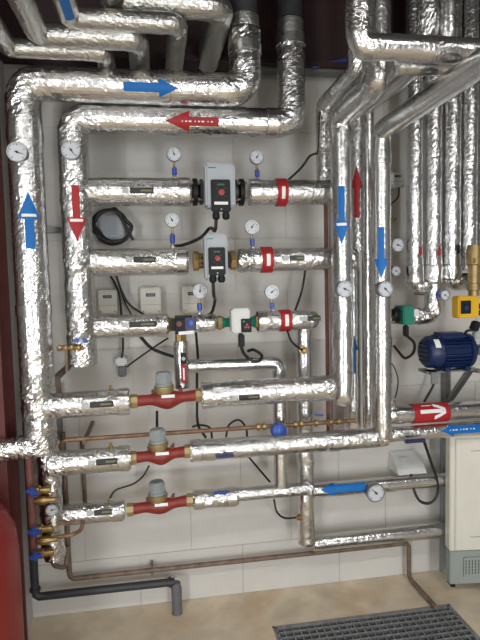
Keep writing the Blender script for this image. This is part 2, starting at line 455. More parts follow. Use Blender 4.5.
zt = Z(300, 73, .05); x0, x1 = X(252, 73, .05), X(400, 73, .05)
MB().box(((x0+x1)/2, -.05, zt), (x1-x0, .06, .004)).build('tray_bottom', 'tray', tr, False)
MB().box(((x0+x1)/2, -.08, zt+.007), (x1-x0, .003, .014)).build('tray_side', 'tray', tr, False)
MB().box(((x0+x1)/2, -.02, zt+.007), (x1-x0, .003, .014)).build('tray_side', 'tray', tr, False)

# ------------------------------------------------------------ main pipes, left
XA, ZA = V((1, 0, 0)), V((0, 0, 1))
D1, D2 = .36, .29
r1, r2 = 15.7*S(D1), 14*S(D2)
x1 = X(31.5, 265, D1); z1 = Z(140, 87, D1); xu1 = X(245, 60, D1)
P1 = foilpipe([(x1, -D1, Z(45, 452, D1)), (x1, -D1, z1), (xu1, -D1, z1), (xu1, -D1, Z(244, 30, D1))], r1,
              'wide foil-wrapped riser with blue arrows beside the red steel column',
              bands=[((x1, -D1, Z(23, 136, D1)), ZA), ((xu1-.32, -D1, z1), XA), ((x1, -D1, Z(36, 310, D1)), ZA), ((xu1, -D1, Z(244, 50, D1)), ZA)],
              extra=[(x1, -D1, Z(45, 400, D1)), (x1, -D1, Z(45, 440, D1))], br=r1*1.15)
MB().lathe((xu1, -D1, Z(244, 31, D1)), ZA, [(0, r1*.9), (.01, r1*.93), (.05, r1*.93), (.055, r1*.8)], 28).build('end_collar', 'foild', P1)
MB().cyl((xu1, -D1, Z(244, 20, D1)), (xu1, -D1, ROOM_H), r1*.84, 24).build('black_lagging', 'blackpipe', P1)
x2 = X(77.5, 240, D2); z2 = Z(180, 121, D2); xu2 = X(291, 70, D2)
P2 = foilpipe([(x2, -D2, Z(84, 365, D2)), (x2, -D2, z2), (xu2, -D2, z2), (xu2, -D2, Z(291, 38, D2))], r2,
              'wide foil-wrapped pipe with red arrows feeding the three pump lines',
              bands=[((xu2, -D2, Z(291, 42, D2)), ZA), ((X(240, 123, D2), -D2, z2), XA), ((X(270, 123, D2), -D2, z2), XA)],
              extra=[(x2, -D2, Z(78, v, D2)) for v in (192, 262, 326)], br=r2*1.15)
MB().lathe((xu2, -D2, Z(291, 39, D2)), ZA, [(0, r2*.9), (.01, r2*.92), (.07, r2*.92), (.075, r2*.8)], 28).build('end_collar', 'foild', P2)
MB().cyl((xu2, -D2, Z(291, 20, D2)), (xu2, -D2, ROOM_H), r2*.84, 24).build('black_lagging', 'blackpipe', P2)
s1, s2 = S(D1-r1), S(D2-r2)
def ap(u, v, d): return at(u, v, d)
arrow(P1, (x1, -D1, Z(26, 195, D1)), (x1, -D1, Z(26, 250, D1)), r1, 23*s1, 9.8*s1, 4*s1, 'blue', 'blue arrow pointing up')
arrow(P2, (x2, -D2, Z(78, 243, D2)), (x2, -D2, Z(76, 188, D2)), r2, 22*s2, 9.2*s2, 3.4*s2, 'red', 'red arrow pointing down')
arrow(P1, (X(177, 86, D1), -D1, z1), (X(124, 86, D1), -D1, z1), r1, 17*s1, 8.5*s1, 4*s1, 'blue', 'blue arrow pointing right', False)
arrow(P2, (X(165, 120, D2), -D2, z2), (X(217, 120, D2), -D2, z2), r2, 22*s2, 10*s2, 4*s2, 'red', 'red arrow pointing left', True, 'row')
# lower part of the riser and the branch going left
D3 = .27; x3 = X(51, 500, D3); r3 = 11*S(D3)
foilpipe([(x3, -D3, Z(53, 558, D3)), (x3, -D3, Z(48, 440, D3))], r3, 'short crumpled foil drop pipe behind the brass valve cluster', crumple=.008, amp=.004)
zl = Z(20, 446, D1+.02)
foilpipe([(x1, -D1-.02, zl), (x1-.30, -D1-.10, zl-.005)], 11*S(.36), 'short foil branch running left from the wide riser past the column', crumple=.006, amp=.003)

# ------------------------------------------------------------ pump lines (B) on the pipe with red arrows
DB = .27
def hz(u, v, d): return Z(u, v, d)
def hrun(u0_, u1_, zv, d, rpx, label, tagu=None, m='foil', bands=(), **k):
    r = rpx*S(d); um = (u0_+u1_)/2; z = zv if zv < 5 else Z(um, zv, d)
    x0, x1 = X(u0_, 320+(z*0), d), X(u1_, 320, d)
    p0 = at(u0_, 320, d); p1 = at(u1_, 320, d)
    # x of the ends at the actual height of the run
    def xe(u):
        lo = 320.0
        for _ in range(6):
            zz = Z(u, lo, d); lo += (zz-z)/S(d)
        return X(u, lo, d)
    x0, x1 = xe(u0_), xe(u1_)
    T = foilpipe([(x0, -d, z), (x1, -d, z)], r, label, m, bands=[((xe(b), -d, z), XA) for b in bands], **k)
    if tagu:
        uu, dz, wd = tagu
        pipe_tag(T, V((xe(uu), -d, z)), XA, r, w=wd*S(d), n=(camdir((xe(uu), -d, z)) + V((0, 0, dz))))
    T['z'] = z; T['r'] = r
    return T, xe, z, r
B1, xe, zB1, rB1 = hrun(84, 190, 192, DB, 13.4, 'foil pipe from the red-arrow riser to the black flanged pump', (142, .1, 22), bands=(184,))
B1b, xe1, _, _ = hrun(249, 334, zB1, DB, 12.6, 'foil pipe with red band right of the black flanged pump', bands=(254,))
band(B1b, (xe1(280.5), -DB, zB1), XA, 12.6*S(DB), 11*S(DB), 'red band with white print')
B2, xe2, zB2, rB2 = hrun(86, 188, 262, DB, 13.2, 'foil pipe with black tag below the coiled cable, ending in brass union', (145, .15, 21), bands=(181,))
B2b, _, _, _ = hrun(237, 355, zB2, DB, 11.8, 'foil pipe with red band and tag right of the brass union pump', (294, .1, 15))
band(B2b, (xe2(266), -DB, zB2), XA, 11.8*S(DB), 12*S(DB), 'red band with white print')
B3, xe3, zB3, rB3 = hrun(88, 168, 326, DB, 11.2, 'foil pipe running into the navy motorised valve', (143, .1, 26), bands=(162,))
B3m, _, _, _ = hrun(193, 216, zB3, DB, 9, 'short foil pipe between the navy motorised valve and green pump', seg=22)
B3b, _, _, _ = hrun(257, 318, zB3, DB, 10, 'short foil pipe with red band right of the small green pump', (311, .1, 14), bands=(262,), dome=True)
band(B3b, (xe3(284.5), -DB, zB3), XA, 10*S(DB), 12*S(DB), 'red band with white print')

# ------------------------------------------------------------ risers in the middle, bending out overhead
def riser(u, vref, d, vbot, vtop, dend, wpx, label, m='foils', ztop_up=ROOM_H, foot=None, **k):
    x = X(u, vref, d); r = wpx/2*S(d); zt = Z(u, vtop, d); zb = Z(u, vbot, d)
    path = [(x, -d, zb), (x, -d, zt), (x, -dend, zt), (x, -dend, ztop_up)]
    if foot: path = [foot] + path
    T = foilpipe(path, r, label, m, br=r*1.2, **k)
    return T, x, r, zt
DR = .40
R1, xR1, rR1, _ = riser(324.5, 150, DB-.02, 194, 106, .64, 17, 'slim foil riser at the end of the black flanged pump line', 'foil')
R2, xR2, rR2, zR2 = riser(342, 260, DR, 406, 117, .76, 22, 'foil riser with blue down arrow and dial, second from the rusty bare pipe', crumple=.006, dome=True, bands=[((X(342, 260, DR), -DR, Z(342, v, DR)), ZA) for v in (306, 342, 376)])
R3, xR3, rR3, zR3 = riser(357, 210, DB-.02, 252, 101, .86, 16, 'foil riser with red up arrow ending at the middle pump line', 'foil')
R5, xR5, rR5, _ = riser(368.5, 300, .22, 428, 108, .865, 13.5, 'slim plain foil riser between the two down-arrow risers')
R6, xR6, rR6, zR6 = riser(381.5, 300, DR, 438, 131, 1.18, 20, 'foil riser with blue down arrow joining the long middle return pipe',
                           bands=[((X(381.5, 300, DR), -DR, Z(381, v, DR)), ZA) for v in (160, 342, 378)])
x4 = X(353, 360, .17); r4 = 8*S(.17)
R4 = foilpipe([(x4, -.17, Z(353, 432, .17)), (x4, -.17, Z(356, 262, .17))], r4, 'foil riser carrying a half hidden blue up arrow', 'foils', dome=True)
sr = S(DR)
arrow(R2, (xR2, -DR, Z(341, 246, DR)), (xR2, -DR, Z(341, 188, DR)), rR2, 24*sr, 8.2*sr, 3.3*sr, 'blue', 'blue arrow pointing down')
arrow(R6, (xR6, -DR, Z(381, 279, DR)), (xR6, -DR, Z(381, 228, DR)), rR6, 21*sr, 7.5*sr, 3.2*sr, 'blue', 'blue arrow pointing down', False)
arrow(R3, (xR3, -DB+.02, Z(357, 167, DB)), (xR3, -DB+.02, Z(357, 218, DB)), rR3, 22*S(DB), 6.6*S(DB), 3*S(DB), 'red', 'red arrow pointing up', False)
arrow(R4, (x4, -.17, Z(354, 332, .17)), (x4, -.17, Z(354, 372, .17)), r4, 18*S(.17), 6*S(.17), 3*S(.17), 'blue', 'blue arrow pointing up', False)
# rusty bare riser and mounting channel
xr = X(326.5, 280, .22)
solo(MB().cyl((xr, -.22, Z(328, 440, .22)), (xr, -.22, zB1-.03), 2*S(.2), 12).build('bare_pipe', 'redpipe'), 'thin rusty red bare pipe rising beside the foil risers', 'pipe')
xm = X(338, 420, .03)
MBc = MB(); cz0, cz1 = Z(338, 443, .03), Z(338, 200, .03)
for s in (-1, 1): MBc.box((xm+s*.026, -.021, (cz0+cz1)/2), (.003, .042, cz1-cz0))
MBc.box((xm, -.041, (cz0+cz1)/2), (.055, .003, cz1-cz0))
solo(MBc.build('mounting_channel', 'tan', None, False), 'vertical tan strut channel on the wall behind the risers', 'channel')

# overhead pipes at the right
DH = .95; rH = 13.2*S(DH); zH = Z(420, 49, DH); xH = X(358.5, 25, DH)
foilpipe([(xH, -DH, ROOM_H), (xH, -DH, zH), (X(700, 50, DH), -DH, zH)], rH, 'big overhead foil pipe dropping and turning right in front of the others', 'foilh', br=rH*1.05, amp=.001)
DI = .83; rI = 9*S(DI); zI = Z(412, 66, DI)
foilpipe([(X(397, 66, DI), -DI, zI), (X(456, 66, DI), -DI, zI)], rI, 'short overhead foil pipe tucked under the big overhead one', 'foils')
# top left overhead pipes: come from the room, jog right, go to the wall
def jog(uL, uR, v, wpx, label, d=.5, m='foild', dfar=1.7):
    r = wpx/2*S(d); z = Z((uL+uR)/2, v, d); xl, xr_ = X(uL, v, d), X(uR, v, d)
    return foilpipe([(xl, -dfar, z), (xl, -d, z), (xr_, -d, z), (xr_, -.02, z)], r, label, m, br=r*1.1, crumple=.003), xl, z, r
jog(8, 104, 50, 17, 'slim overhead foil pipe nearest above the wide riser top', .46)
jog(38, 138, 37, 21, 'overhead foil pipe turning right above the blue right-pointing arrow', .52)
J3, xj, zj, rj = jog(70, 178, 21, 20, 'overhead foil pipe with blue label and a drop towards the wall', .56)
jog(112, 221, 3, 27, 'thickest overhead foil pipe turning back towards the wall', .52)
sticker(J3, 'blue_label', V((xj, -.63, zj)), (0, -1, 0), rj, [(0, .016), (.13, .016)], 'blue', n=camdir((xj, -.66, zj)))

# ------------------------------------------------------------ rack of risers at the far right
DK = .20
for i, (u, vb, wd, lb) in enumerate(((414.5, 286, 17, 'foil riser of the right rack next to the white wall box'), (433, 286, 18, 'foil riser of the right rack above the small green pump elbow'),
                                     (451.5, 282, 19, 'foil riser of the right rack ending above the blue-backed dial'), (469, 270, 17, 'foil riser of the right rack beside the brass fitting'),
                                     (485, 250, 15, 'foil riser of the right rack behind the brass fitting'))):
    x = X(u, 200, DK); rr = wd/2*S(DK); zt = ROOM_H
    zb = Z(u, vb, DK)
    path = [(x, -DK, zb), (x, -DK, zt)]
    if i == 0: path = [(X(436, 288, DK), -DK, zb)] + path
    if i == 1: path = [(X(412, 318, DK), -DK, Z(425, 316, DK)), (x, -DK, Z(433, 316, DK)), (x, -DK, zt)]
    if i == 2: path = [(X(470, 283, DK), -DK, zb)] + path
    T = foilpipe(path, rr, lb, 'foil', br=rr*1.1, crumple=.005,
                 bands=[((x, -DK, Z(u, (118, 112, 110, 110, 110)[i], DK)), ZA), ((x, -DK, Z(u, 262, DK)), ZA)])
    if i < 4:
        zj0, zj1 = Z(u, (284, 284, 280, 270)[i], DK), Z(u, 264, DK); rj2 = rr*1.16
        pj = [(x, -DK, zj0+(zj1-zj0)*q/12) for q in range(13)]
        MB().tube(pj, rj2, 28, lambda q, p, dn: rj2*(1 if 0 < q < 12 else .9) + .005*noise.noise((p+dn*rj2)*40)).build('valve_jacket', 'foil', T)
    if i < 2:
        h = MB().box((x+.006, -DK-rr-.012, Z(u, 251, DK)), (.010, .010, .046), bev=.003).build('valve_lever', 'red', T)
        h['label'] = 'red lever'
        MB().cyl((x+.006, -DK, Z(u, 246, DK)), (x+.006, -DK-rr-.018, Z(u, 246, DK)), .007, 8).build('lever_spindle', 'steel', T)
    elif i == 2:
        MB().box((x+.004, -DK-rr-.012, Z(u, 250, DK)), (.012, .012, .045), bev=.003).build('valve_lever', 'black', T)

# ------------------------------------------------------------ return lines (L) with red balancing valves
D_1, D_2, D_3 = .37, .39, .24
L1, xf1, zL1, rL1 = hrun(38, 130, 404, D_1, 12.6, 'thick foil pipe left of the uppermost red balancing valve', (103, -.1, 22), bands=(124,))
L1b, _, zL1b, rL1b = hrun(201, 344, 391, D_1, 13.2, 'thick foil pipe running from the uppermost red balancing valve to a riser', (247, -.35, 21), bands=(207,))
L2, xf2, zL2, rL2 = hrun(48, 131, 461, D_2, 12, 'foil pipe left of the middle red balancing valve', (108, -.15, 20), bands=(124,))
L2b, _, zL2b, rL2b = hrun(190, 386, 444, D_2, 10.5, 'long foil return pipe from the middle red balancing valve to the down-arrow riser', bands=(196, 210, 334))
h = MB().box((xf2(223), -D_2-10.5*S(D_2)-.014, zL2b-.012), (.075, .012, .015), bev=.004).build('valve_lever', 'navy', L2b)
h['label'] = 'dark blue lever'
L3, xf3, zL3, rL3 = hrun(52, 125, 513, D_3, 10, 'foil pipe left of the lowest red balancing valve', (104, -.05, 17), bands=(118,))
L3b, _, zL3b, rL3b = hrun(193, 238, 498, D_3, 9.5, 'short foil pipe with blue lever right of the lowest red balancing valve', bands=(199, 231), amp=.003)
h = MB().box((xf3(220), -D_3-.03, zL3b+.036), (.068, .012, .012), bev=.004).build('valve_lever', 'bluecock', L3b); h['label'] = 'blue lever'
MB().cyl((xf3(213), -D_3-.03, zL3b+.036), (xf3(213), -D_3-.03, zL3b), .006, 8).build('lever_spindle', 'steel', L3b)
L3c, _, zL3c, _ = hrun(236, 312, 491.5, D_3, 6.8, 'slim foil pipe between the blue lever and the crumpled tee', 'foils' and None, bands=())
L3d, xf4, zL3d, rL3d = hrun(303, 456, 485, .12, 7.6, 'foil pipe with blue left arrow and dial leading behind the cabinet', m='foils', bands=(390,))
arrow(L3d, (xf4(318), -.12, zL3d), (xf4(363), -.12, zL3d), rL3d, 16*S(.12), 7.8*S(.12), 4.5*S(.12), 'blue', 'blue arrow pointing left', False)
# grey pipe loop behind the returns
DG = .24; rG = 7.2*S(DG)
xg = X(280, 430, DG)
foilpipe([(X(186, 364, DG), -DG, Z(235, 364, DG)), (xg, -DG, Z(250, 364, DG)), (xg, -DG, zL3c+.02)], rG, 'slim foil pipe turning down between the return lines', 'foils', br=rG*1.3, crumple=.002)
DV = .17; xv = X(305, 430, DV); rV = 8.8*S(DV)
foilpipe([(xv, -DV, zB3-.02), (xv, -DV, Z(308, 542, DV)-.005)], rV, 'tall slim foil drop pipe from the small green pump line to the floor pipe', 'foils',
         extra=[(xv, -DV, zL3d), (xv, -DV, Z(306, 460, DV))], crumple=.006)
hrun(312, 455, 536, .11, 8, 'lowest foil pipe on the wall leading behind the cream cabinet', m='foils')
# pipes leading right past the blue motor
RP, xr_e, zRP, rRP = hrun(388, 700, Z(440, 412, .24), .24, 9.4, 'foil pipe with red sleeve and white arrow under the blue motor', m='foils', bands=(398,))
o = MB().lathe((xr_e(411), -.24, zRP), XA, [(0, rRP), (.001, rRP+.005), (41*S(.24), rRP+.005), (41*S(.24)+.001, rRP)], 32, False).build('colour_band', 'red', RP)
o['label'] = 'red sleeve with white arrow'
sB = S(.24); nB = camdir((xr_e(430), -.24, zRP)) + V((0, 0, .12))
sticker(o, 'arrow_shaft', V((xr_e(416), -.24, zRP)), XA, rRP, [(0, 2*sB), (26*sB, 2*sB)], 'white', nB, off=.007)
for s in (-1, 1):
    sticker(o, 'arrow_barb', V((xr_e(416), -.24, zRP)), XA, rRP, [(16*sB, 2.2*sB, s*7.5*sB), (22*sB, 1.9*sB, s*5*sB), (29*sB, 2*sB, s*1*sB)], 'white', nB, nt=3, off=.0072)
sticker(o, 'lettering', V((xr_e(416), -.24, zRP)), XA, rRP, [(3*sB, .6*sB, -7*sB), (14*sB, .6*sB, -7*sB)], 'white', nB, nt=2, off=.007)
# little elbow feeding the red sleeve pipe
foilpipe([(xr_e(391), -.24, zRP), (xr_e(391)-.01, -.24, zRP+.075)], 6.5*S(.24), 'short crumpled foil elbow stub beside the red sleeve pipe', 'foil', crumple=.006)
BP, xb_e, zBP, rBP = hrun(384, 700, Z(440, 431, .27), .27, 7.8, 'foil pipe with blue left arrow running over the cream cabinet', m='foil')
sA = S(.27)
arrow(BP, (xb_e(438), -.27, zBP), (xb_e(477), -.27, zBP), rBP, 14*sA, 8*sA, 4.6*sA, 'blue', 'blue arrow pointing left', True, 'row')
h = MB().box((xb_e(409.5), -.27-rBP-.02, zBP-.02), (24*sA, .014, 4.5*sA), bev=.005).build('valve_lever', 'navy', BP); h['label'] = 'dark blue lever'
MB().cyl((xb_e(402), -.27-rBP-.02, zBP-.02), (xb_e(402), -.27, zBP-.005), .006, 8).build('lever_spindle', 'steel', BP)

# ------------------------------------------------------------ red balancing valves
def ringnut(parent, c, r, w, m='brass', ax=XA):
    return MB().lathe(V(c)-V(ax)*w/2, ax, [(0, r*.8), (0, r), (w*.3, r*1.04), (w, r), (w, r*.8)], 8).build('union_nut', m, parent)
def balvalve(uL, uR, vc, d, label, zz, zz2, hgt=10):
    s = S(d); x0, x1 = X(uL, vc, d), X(uR, vc, d); L = x1-x0
    zL, zR = zz, zz2; z = (zL+zR)/2
    c0 = V((x0, -d, zL)); c1 = V((x1, -d, zR)); ax = (c1-c0).normalized()
    T = thing('balancing_valve', label, 'valve', c0.lerp(c1, .5))
    mb = MB(); seg = 24; ns = 25; vs = []
    r0_, rb = 5.6*s, hgt*s
    for i in range(ns):
        t = i/(ns-1); k = math.exp(-((t-.5)/.2)**2)
        rx = r0_*(1-.12*math.exp(-((t-.22)/.1)**2)-.12*math.exp(-((t-.78)/.1)**2)) + (rb-r0_)*k
        c = c0.lerp(c1, t) + V((0, 0, -rb*.18*math.exp(-((t-.55)/.17)**2)))
        for q in range(seg):
            a = 2*PI*q/seg; vs.append(c + V((0, math.cos(a), math.sin(a)))*rx)
    fs = [(j*seg+i, j*seg+(i+1) % seg, (j+1)*seg+(i+1) % seg, (j+1)*seg+i) for j in range(ns-1) for i in range(seg)]
    fs += [tuple(range(seg-1, -1, -1)), tuple(range((ns-1)*seg, ns*seg))]
    b = mb.add(vs, fs).build('valve_body', 'valve', T)
    ringnut(T, c0-ax*.012, 7*s, .028, 'cream'); ringnut(T, c1+ax*.012, 7*s, .028, 'cream')
    m_ = c0.lerp(c1, .47); up = V((-.05, 0, 1)).normalized()
    MB().lathe(m_+up*(rb*.55), up, [(0, 8*s), (.02, 10*s), (.03, 10*s), (.032, 8.5*s)], 24).build('bonnet_ring', 'cream', T)
    cp = MB().lathe(m_+up*(rb*.55+.03), up, [(0, 8.6*s), (.012, 8.6*s), (.014, 7.8*s), (.05, 7.4*s), (.057, 6.6*s), (.058, .001)], 24).build('cap', 'capgrey', T)
    ribs = MB()
    for q in range(20):
        a = 2*PI*q/20; dr = V((math.cos(a), math.sin(a), 0))
        ribs.box(m_+up*(rb*.55+.062)+dr*7.55*s, (.004, .004, .034))
    ribs.build('grip_ribs', 'capgrey', cp, False)
    MB().box(m_+V((.012, -rb*.86, rb*.36)), (13*s, .012, 3*s), rot=Matrix.Rotation(-.35, 3, 'X')).build('white_label', 'white', T, False)
    for t, sg in ((.30, -1), (.72, 1)):
        p = c0.lerp(c1, t)+V((0, 0, r0_))
        MB().lathe(p-V((0, 0, .01)), V((sg*.35, 0, 1)), [(0, .008), (.018, .008), (.02, .006), (.028, .006)], 8).build('test_nipple', 'redpipe', T)
    return T
balvalve(137, 196, 399, D_1, 'red balancing valve with grey cap, uppermost of the three', zL1, zL1b, 9.5)
balvalve(136, 185, 455, D_2, 'red balancing valve with grey cap in the middle of the three', zL2, zL2b, 9)
balvalve(133, 187, 506, D_3, 'red balancing valve with grey cap, lowest of the three', zL3, zL3b, 8)

# ------------------------------------------------------------ pumps
def bigpump(uc, vtop, vbot, wpx, z, d, label, flanged, uL, uR, pl):
    """inline circulator: black wet end on the pipe, grey electronics head in front with a black keypad"""
    s = S(d); df = d+.15; sf = S(df)
    xc = X(uc, (vtop+vbot)/2, df); zt, zb = Z(uc, vtop, df), Z(uc, vbot, df); zc = (zt+zb)/2; W = wpx*sf
    xp = X(uc, 230, d)
    T = thing('circulation_pump', label, 'pump', (xc, -d, zb))
    MB().lathe((xp, -d+.06, z), (0, -1, 0), [(0, .035), (.01, .052), (.08, .056), (.12, .05), (.16, .048)], 24).build('volute', 'black', T)
    x0, x1 = X(uL, 230, d), X(uR, 230, d)
    MB().lathe((x0, -d, z), XA, [(0, .03), ((x1-x0), .03)], 20).build('port', 'black', T)
    for xx, sg in ((x0, -1), (x1, 1)):
        if flanged:
            f = MB().lathe((xx-.009, -d, z), XA, [(0, .05), (0, 13.2*s), (.018, 13.2*s), (.018, .05)], 28).build('flange', 'black', T)
            f2 = MB().lathe((xx-sg*.026-.006, -d, z), XA, [(0, .04), (0, 12.4*s), (.012, 12.4*s), (.012, .04)], 28).build('flange', 'blackpipe', T)
            for q in range(4):
                a = PI/4+q*PI/2; c = V((xx-sg*.012, -d+math.cos(a)*11*s, z+math.sin(a)*11*s))
                MB().cyl(c-XA*.032, c+XA*.032, .0065, 6).build('flange_bolt', 'steel', f)
        else:
            ringnut(T, (xx, -d, z), 9.5*s, 5.5*s, 'brass')
            ringnut(T, (xx-sg*.02, -d, z), 7.4*s, 4*s, 'brassd')
    MB().box((xc, -df+.04, zc), (W, .08, zt-zb), bev=.008).build('head_housing', 'pump', T)
    MB().box((xc-W*.27, -df-.0005, zt-.018), (W*.26, .002, .004)).build('lettering', M['green'], T, False)
    u0p, u1p, v0p, v1p = pl
    px0, px1, pz0, pz1 = X(u0p, (v0p+v1p)/2, df), X(u1p, (v0p+v1p)/2, df), Z(uc, v1p, df), Z(uc, v0p, df)
    w_, h_ = px1-px0, pz1-pz0; pc = V(((px0+px1)/2, -df-.006, (pz0+pz1)/2))
    P = MB().box(pc, (w_, .016, h_), bev=.003).build('keypad', 'panel', T)
    k = MB().lathe(pc+V((.002, -.008, h_*.1)), (0, -1, 0), [(0, w_*.17), (.004, w_*.16), (.005, w_*.08)], 20).build('red_knob', 'knob', P)
    for i in range(5):
        MB().box(pc+V((w_*(-.16+.08*i), -.0085, h_*.34)), (w_*.05, .001, h_*(.04+.02*(i % 2)))).build('indicator', 'led', P, False)
    for i in range(4):
        a = i*PI/2+PI/4
        MB().box(pc+V((math.cos(a)*w_*.3+.002, -.0085, math.sin(a)*w_*.28+h_*.1)), (.003, .001, .003)).build('indicator', 'knob', P, False)
    MB().box(pc+V((0, -.0085, -h_*.24)), (w_*.72, .0015, h_*.09)).build('white_label', 'white', P, False)
    MB().cyl(pc+V((0, -.008, -h_*.43)), pc+V((0, -.011, -h_*.43)), .0028, 10).build('screw', 'steel', P)
    gl = []
    for sx in (-.26, .26):
        g = pc+V((sx*w_, .006, -h_/2))
        MB().lathe(g+V((0, 0, .004)), (0, 0, -1), [(0, .012), (.010, .012), (.011, .0145), (.028, .0145), (.034, .008)], 10).build('cable_gland', 'black', T)
        gl.append(g-V((0, 0, .03)))
    return T, gl
pA, glA = bigpump(220.5, 163, 207, 30, zB1, DB, 'grey headed circulation pump with black flanges, keypad and red knob', True, 196, 242, (211, 230, 180, 212))
pB, glB = bigpump(216.5, 234, 280, 23, zB2, DB, 'grey headed circulation pump between brass unions, keypad with red knob', False, 195, 232, (208.5, 225, 247.5, 275))
# small green pump
def smallpump(u0_, u1_, v0_, v1_, z, d, label, uL, uR, body='green'):
    df = d+.10; xa, xb = X(u0_, v0_, df), X(u1_, v0_, df); za, zb = Z((u0_+u1_)/2, v1_, df), Z((u0_+u1_)/2, v0_, df)
    T = thing('circulation_pump', label, 'pump', ((xa+xb)/2, -d, za)); s = S(d)
    x0, x1 = X(uL, v0_, d), X(uR, v0_, d); xc = (x0+x1)/2
    MB().lathe((x0, -d, z), XA, [(0, 5*s), (.01, 6.2*s), (.02, 4.6*s), (x1-x0-.02, 4.6*s), (x1-x0-.01, 6.2*s), (x1-x0, 5*s)], 16).build('port', body, T)
    MB().lathe((xc, -d+.045, z), (0, -1, 0), [(0, .03), (.01, .042), (.075, .045), (.085, .04)], 24).build('volute', body, T)
    ringnut(T, (x0-.004, -d, z), 7*s, 4.5*s, 'brassd'); ringnut(T, (x1+.004, -d, z), 7*s, 4.5*s, 'brassd')
    MB().box(((xa+xb)/2, -df+.035, (za+zb)/2), (xb-xa, .07, zb-za), bev=.006).build('head_housing', 'boxw', T)
    pw, ph = (xb-xa)*.56, (zb-za)*.56
    P = MB().box((xb-pw*.5+.004, -df-.003, za+ph*.5+.002), (pw, .01, ph), bev=.002).build('keypad', 'panel', T)
    c = V((xb-pw*.5+.006, -df-.008, za+ph*.48))
    for i in range(3):
        a = PI/2+i*2*PI/3
        MB().box(c+V((math.cos(a)*pw*.16, -.001, math.sin(a)*pw*.16)), (pw*.2, .002, pw*.2), rot=Matrix.Rotation(.6, 3, 'Y')).build('red_mark', 'knob', P, False)
    MB().box(c+V((-pw*.3, -.001, ph*.36)), (pw*.18, .002, pw*.16)).build('indicator', 'led', P, False)
    return T, V(((xa+xb)/2, -df+.03, za))
pC, plC = smallpump(231.5, 250, 308.5, 333, zB3, DB, 'small green pump with white head and red mark between foil pipes', 220, 256)

# navy motorised valve on line 3 and its drop pipe
s = S(DB+.08); d = DB+.08
xa, xb, za, zb = X(172, 325, d), X(196, 325, d), Z(184, 334, d), Z(184, 316, d)
T = thing('motorised_valve', 'navy and black motorised three way valve with white label', 'valve', ((xa+xb)/2, -DB, za))
MB().lathe((X(166, 325, DB), -DB, zB3), XA, [(0, .03), (.01, .034), (.02, .028), (.12, .028), (.13, .034), (.14, .03)], 16).build('valve_body', 'brassd', T)
MB().box(((xa+xb)/2, -d+.03, (za+zb)/2), (xb-xa, .08, zb-za), bev=.014).build('actuator', 'black', T)
MB().box((xb-(xb-xa)*.25, -d-.010, (za+zb)/2+.004), ((xb-xa)*.42, .006, (zb-za)*.72), bev=.002).build('blue_cover', 'navy', T)
MB().lathe((xb-(xb-xa)*.24, -d-.013, (za+zb)/2+.008), (0, -1, 0), [(0, .014), (.006, .012), (.007, .004)], 14).build('blue_button', 'bluecock', T)
MB().lathe((xa+(xb-xa)*.3, -d-.009, (za+zb)/2+.006), (0, -1, 0), [(0, .012), (.003, .011)], 14).build('red_button', 'redpipe', T)
MB().box((X(186, 333, d), -d-.012, za+.006), (15*s, .003, 3.2*s), rot=Matrix.Rotation(-.05, 3, 'Y')).build('white_label', 'white', T, False)
xd = X(181.5, 365, DB)
MB().cyl((xd, -DB, zB3-.02), (xd, -DB, Z(181, 343, DB)), 5.5*S(DB), 8).build('hex_neck', 'brass', T)
DP = foilpipe([(xd, -DB+.0, Z(182, 388, DB)), (xd, -DB, Z(181, 341, DB))], 7.3*S(DB), 'short foil drop pipe with red lever under the navy motorised valve', 'foils', crumple=.003)
xq = xd+.006; dq = DB+7.3*S(DB)+.01
h = MB().box((xq, -dq-.006, Z(181, 372, DB)), (5.5*S(DB), .012, 19*S(DB)), bev=.005).build('valve_lever', 'red', DP); h['label'] = 'red lever'
MB().box((xq, -dq-.0125, Z(181, 372, DB)), (.006, .002, .05)).build('lettering', 'white', h, False)
h = MB().box((xq, -dq-.004, Z(181, 357, DB)), (5.8*S(DB), .014, 11*S(DB)), bev=.003).build('lever_hub', 'black', DP)
MB().cyl((xq, -dq+.02, Z(181, 357, DB)), (xq, -dq-.016, Z(181, 357, DB)), .008, 8).build('spindle_nut', 'steel', DP)

# right green pump
DQ = .20
T = thing('circulation_pump', 'small green and black pump at the foot of the right rack', 'pump', at(405, 324, DQ+.06))
dq = DQ+.07
xa, xb, za, zb = X(402.5, 315, dq), X(413.5, 315, dq), Z(408, 324.5, dq), Z(408, 306, dq)
MB().box(((xa+xb)/2, -dq+.04, (za+zb)/2), (xb-xa, .1, zb-za), bev=.005).build('motor_housing', 'green', T)
MB().lathe((xa+.004, -dq+.05, (za+zb)/2), (-1, 0, 0), [(0, .036), (.012, .036), (.016, .03), (.03, .028)], 20).build('terminal_cap', 'black', T)
MB().box((X(417, 312, dq), -dq+.03, Z(416, 313, dq)), (.03, .05, .034), bev=.004).build('white_cover', 'boxw', T)
MB().lathe((X(380, 320, DQ), -DQ, Z(395, 318, DQ)), XA, [(0, .02), (.06, .02), (.062, .027), (.085, .027), (.09, .02), (.10, .02)], 16).build('port', 'bezel', T)
plD = V(((xa+xb)/2, -dq+.03, za))

hrun(383, 397, 318, DQ, 6, 'foil stub between the tall risers and the green and black pump')
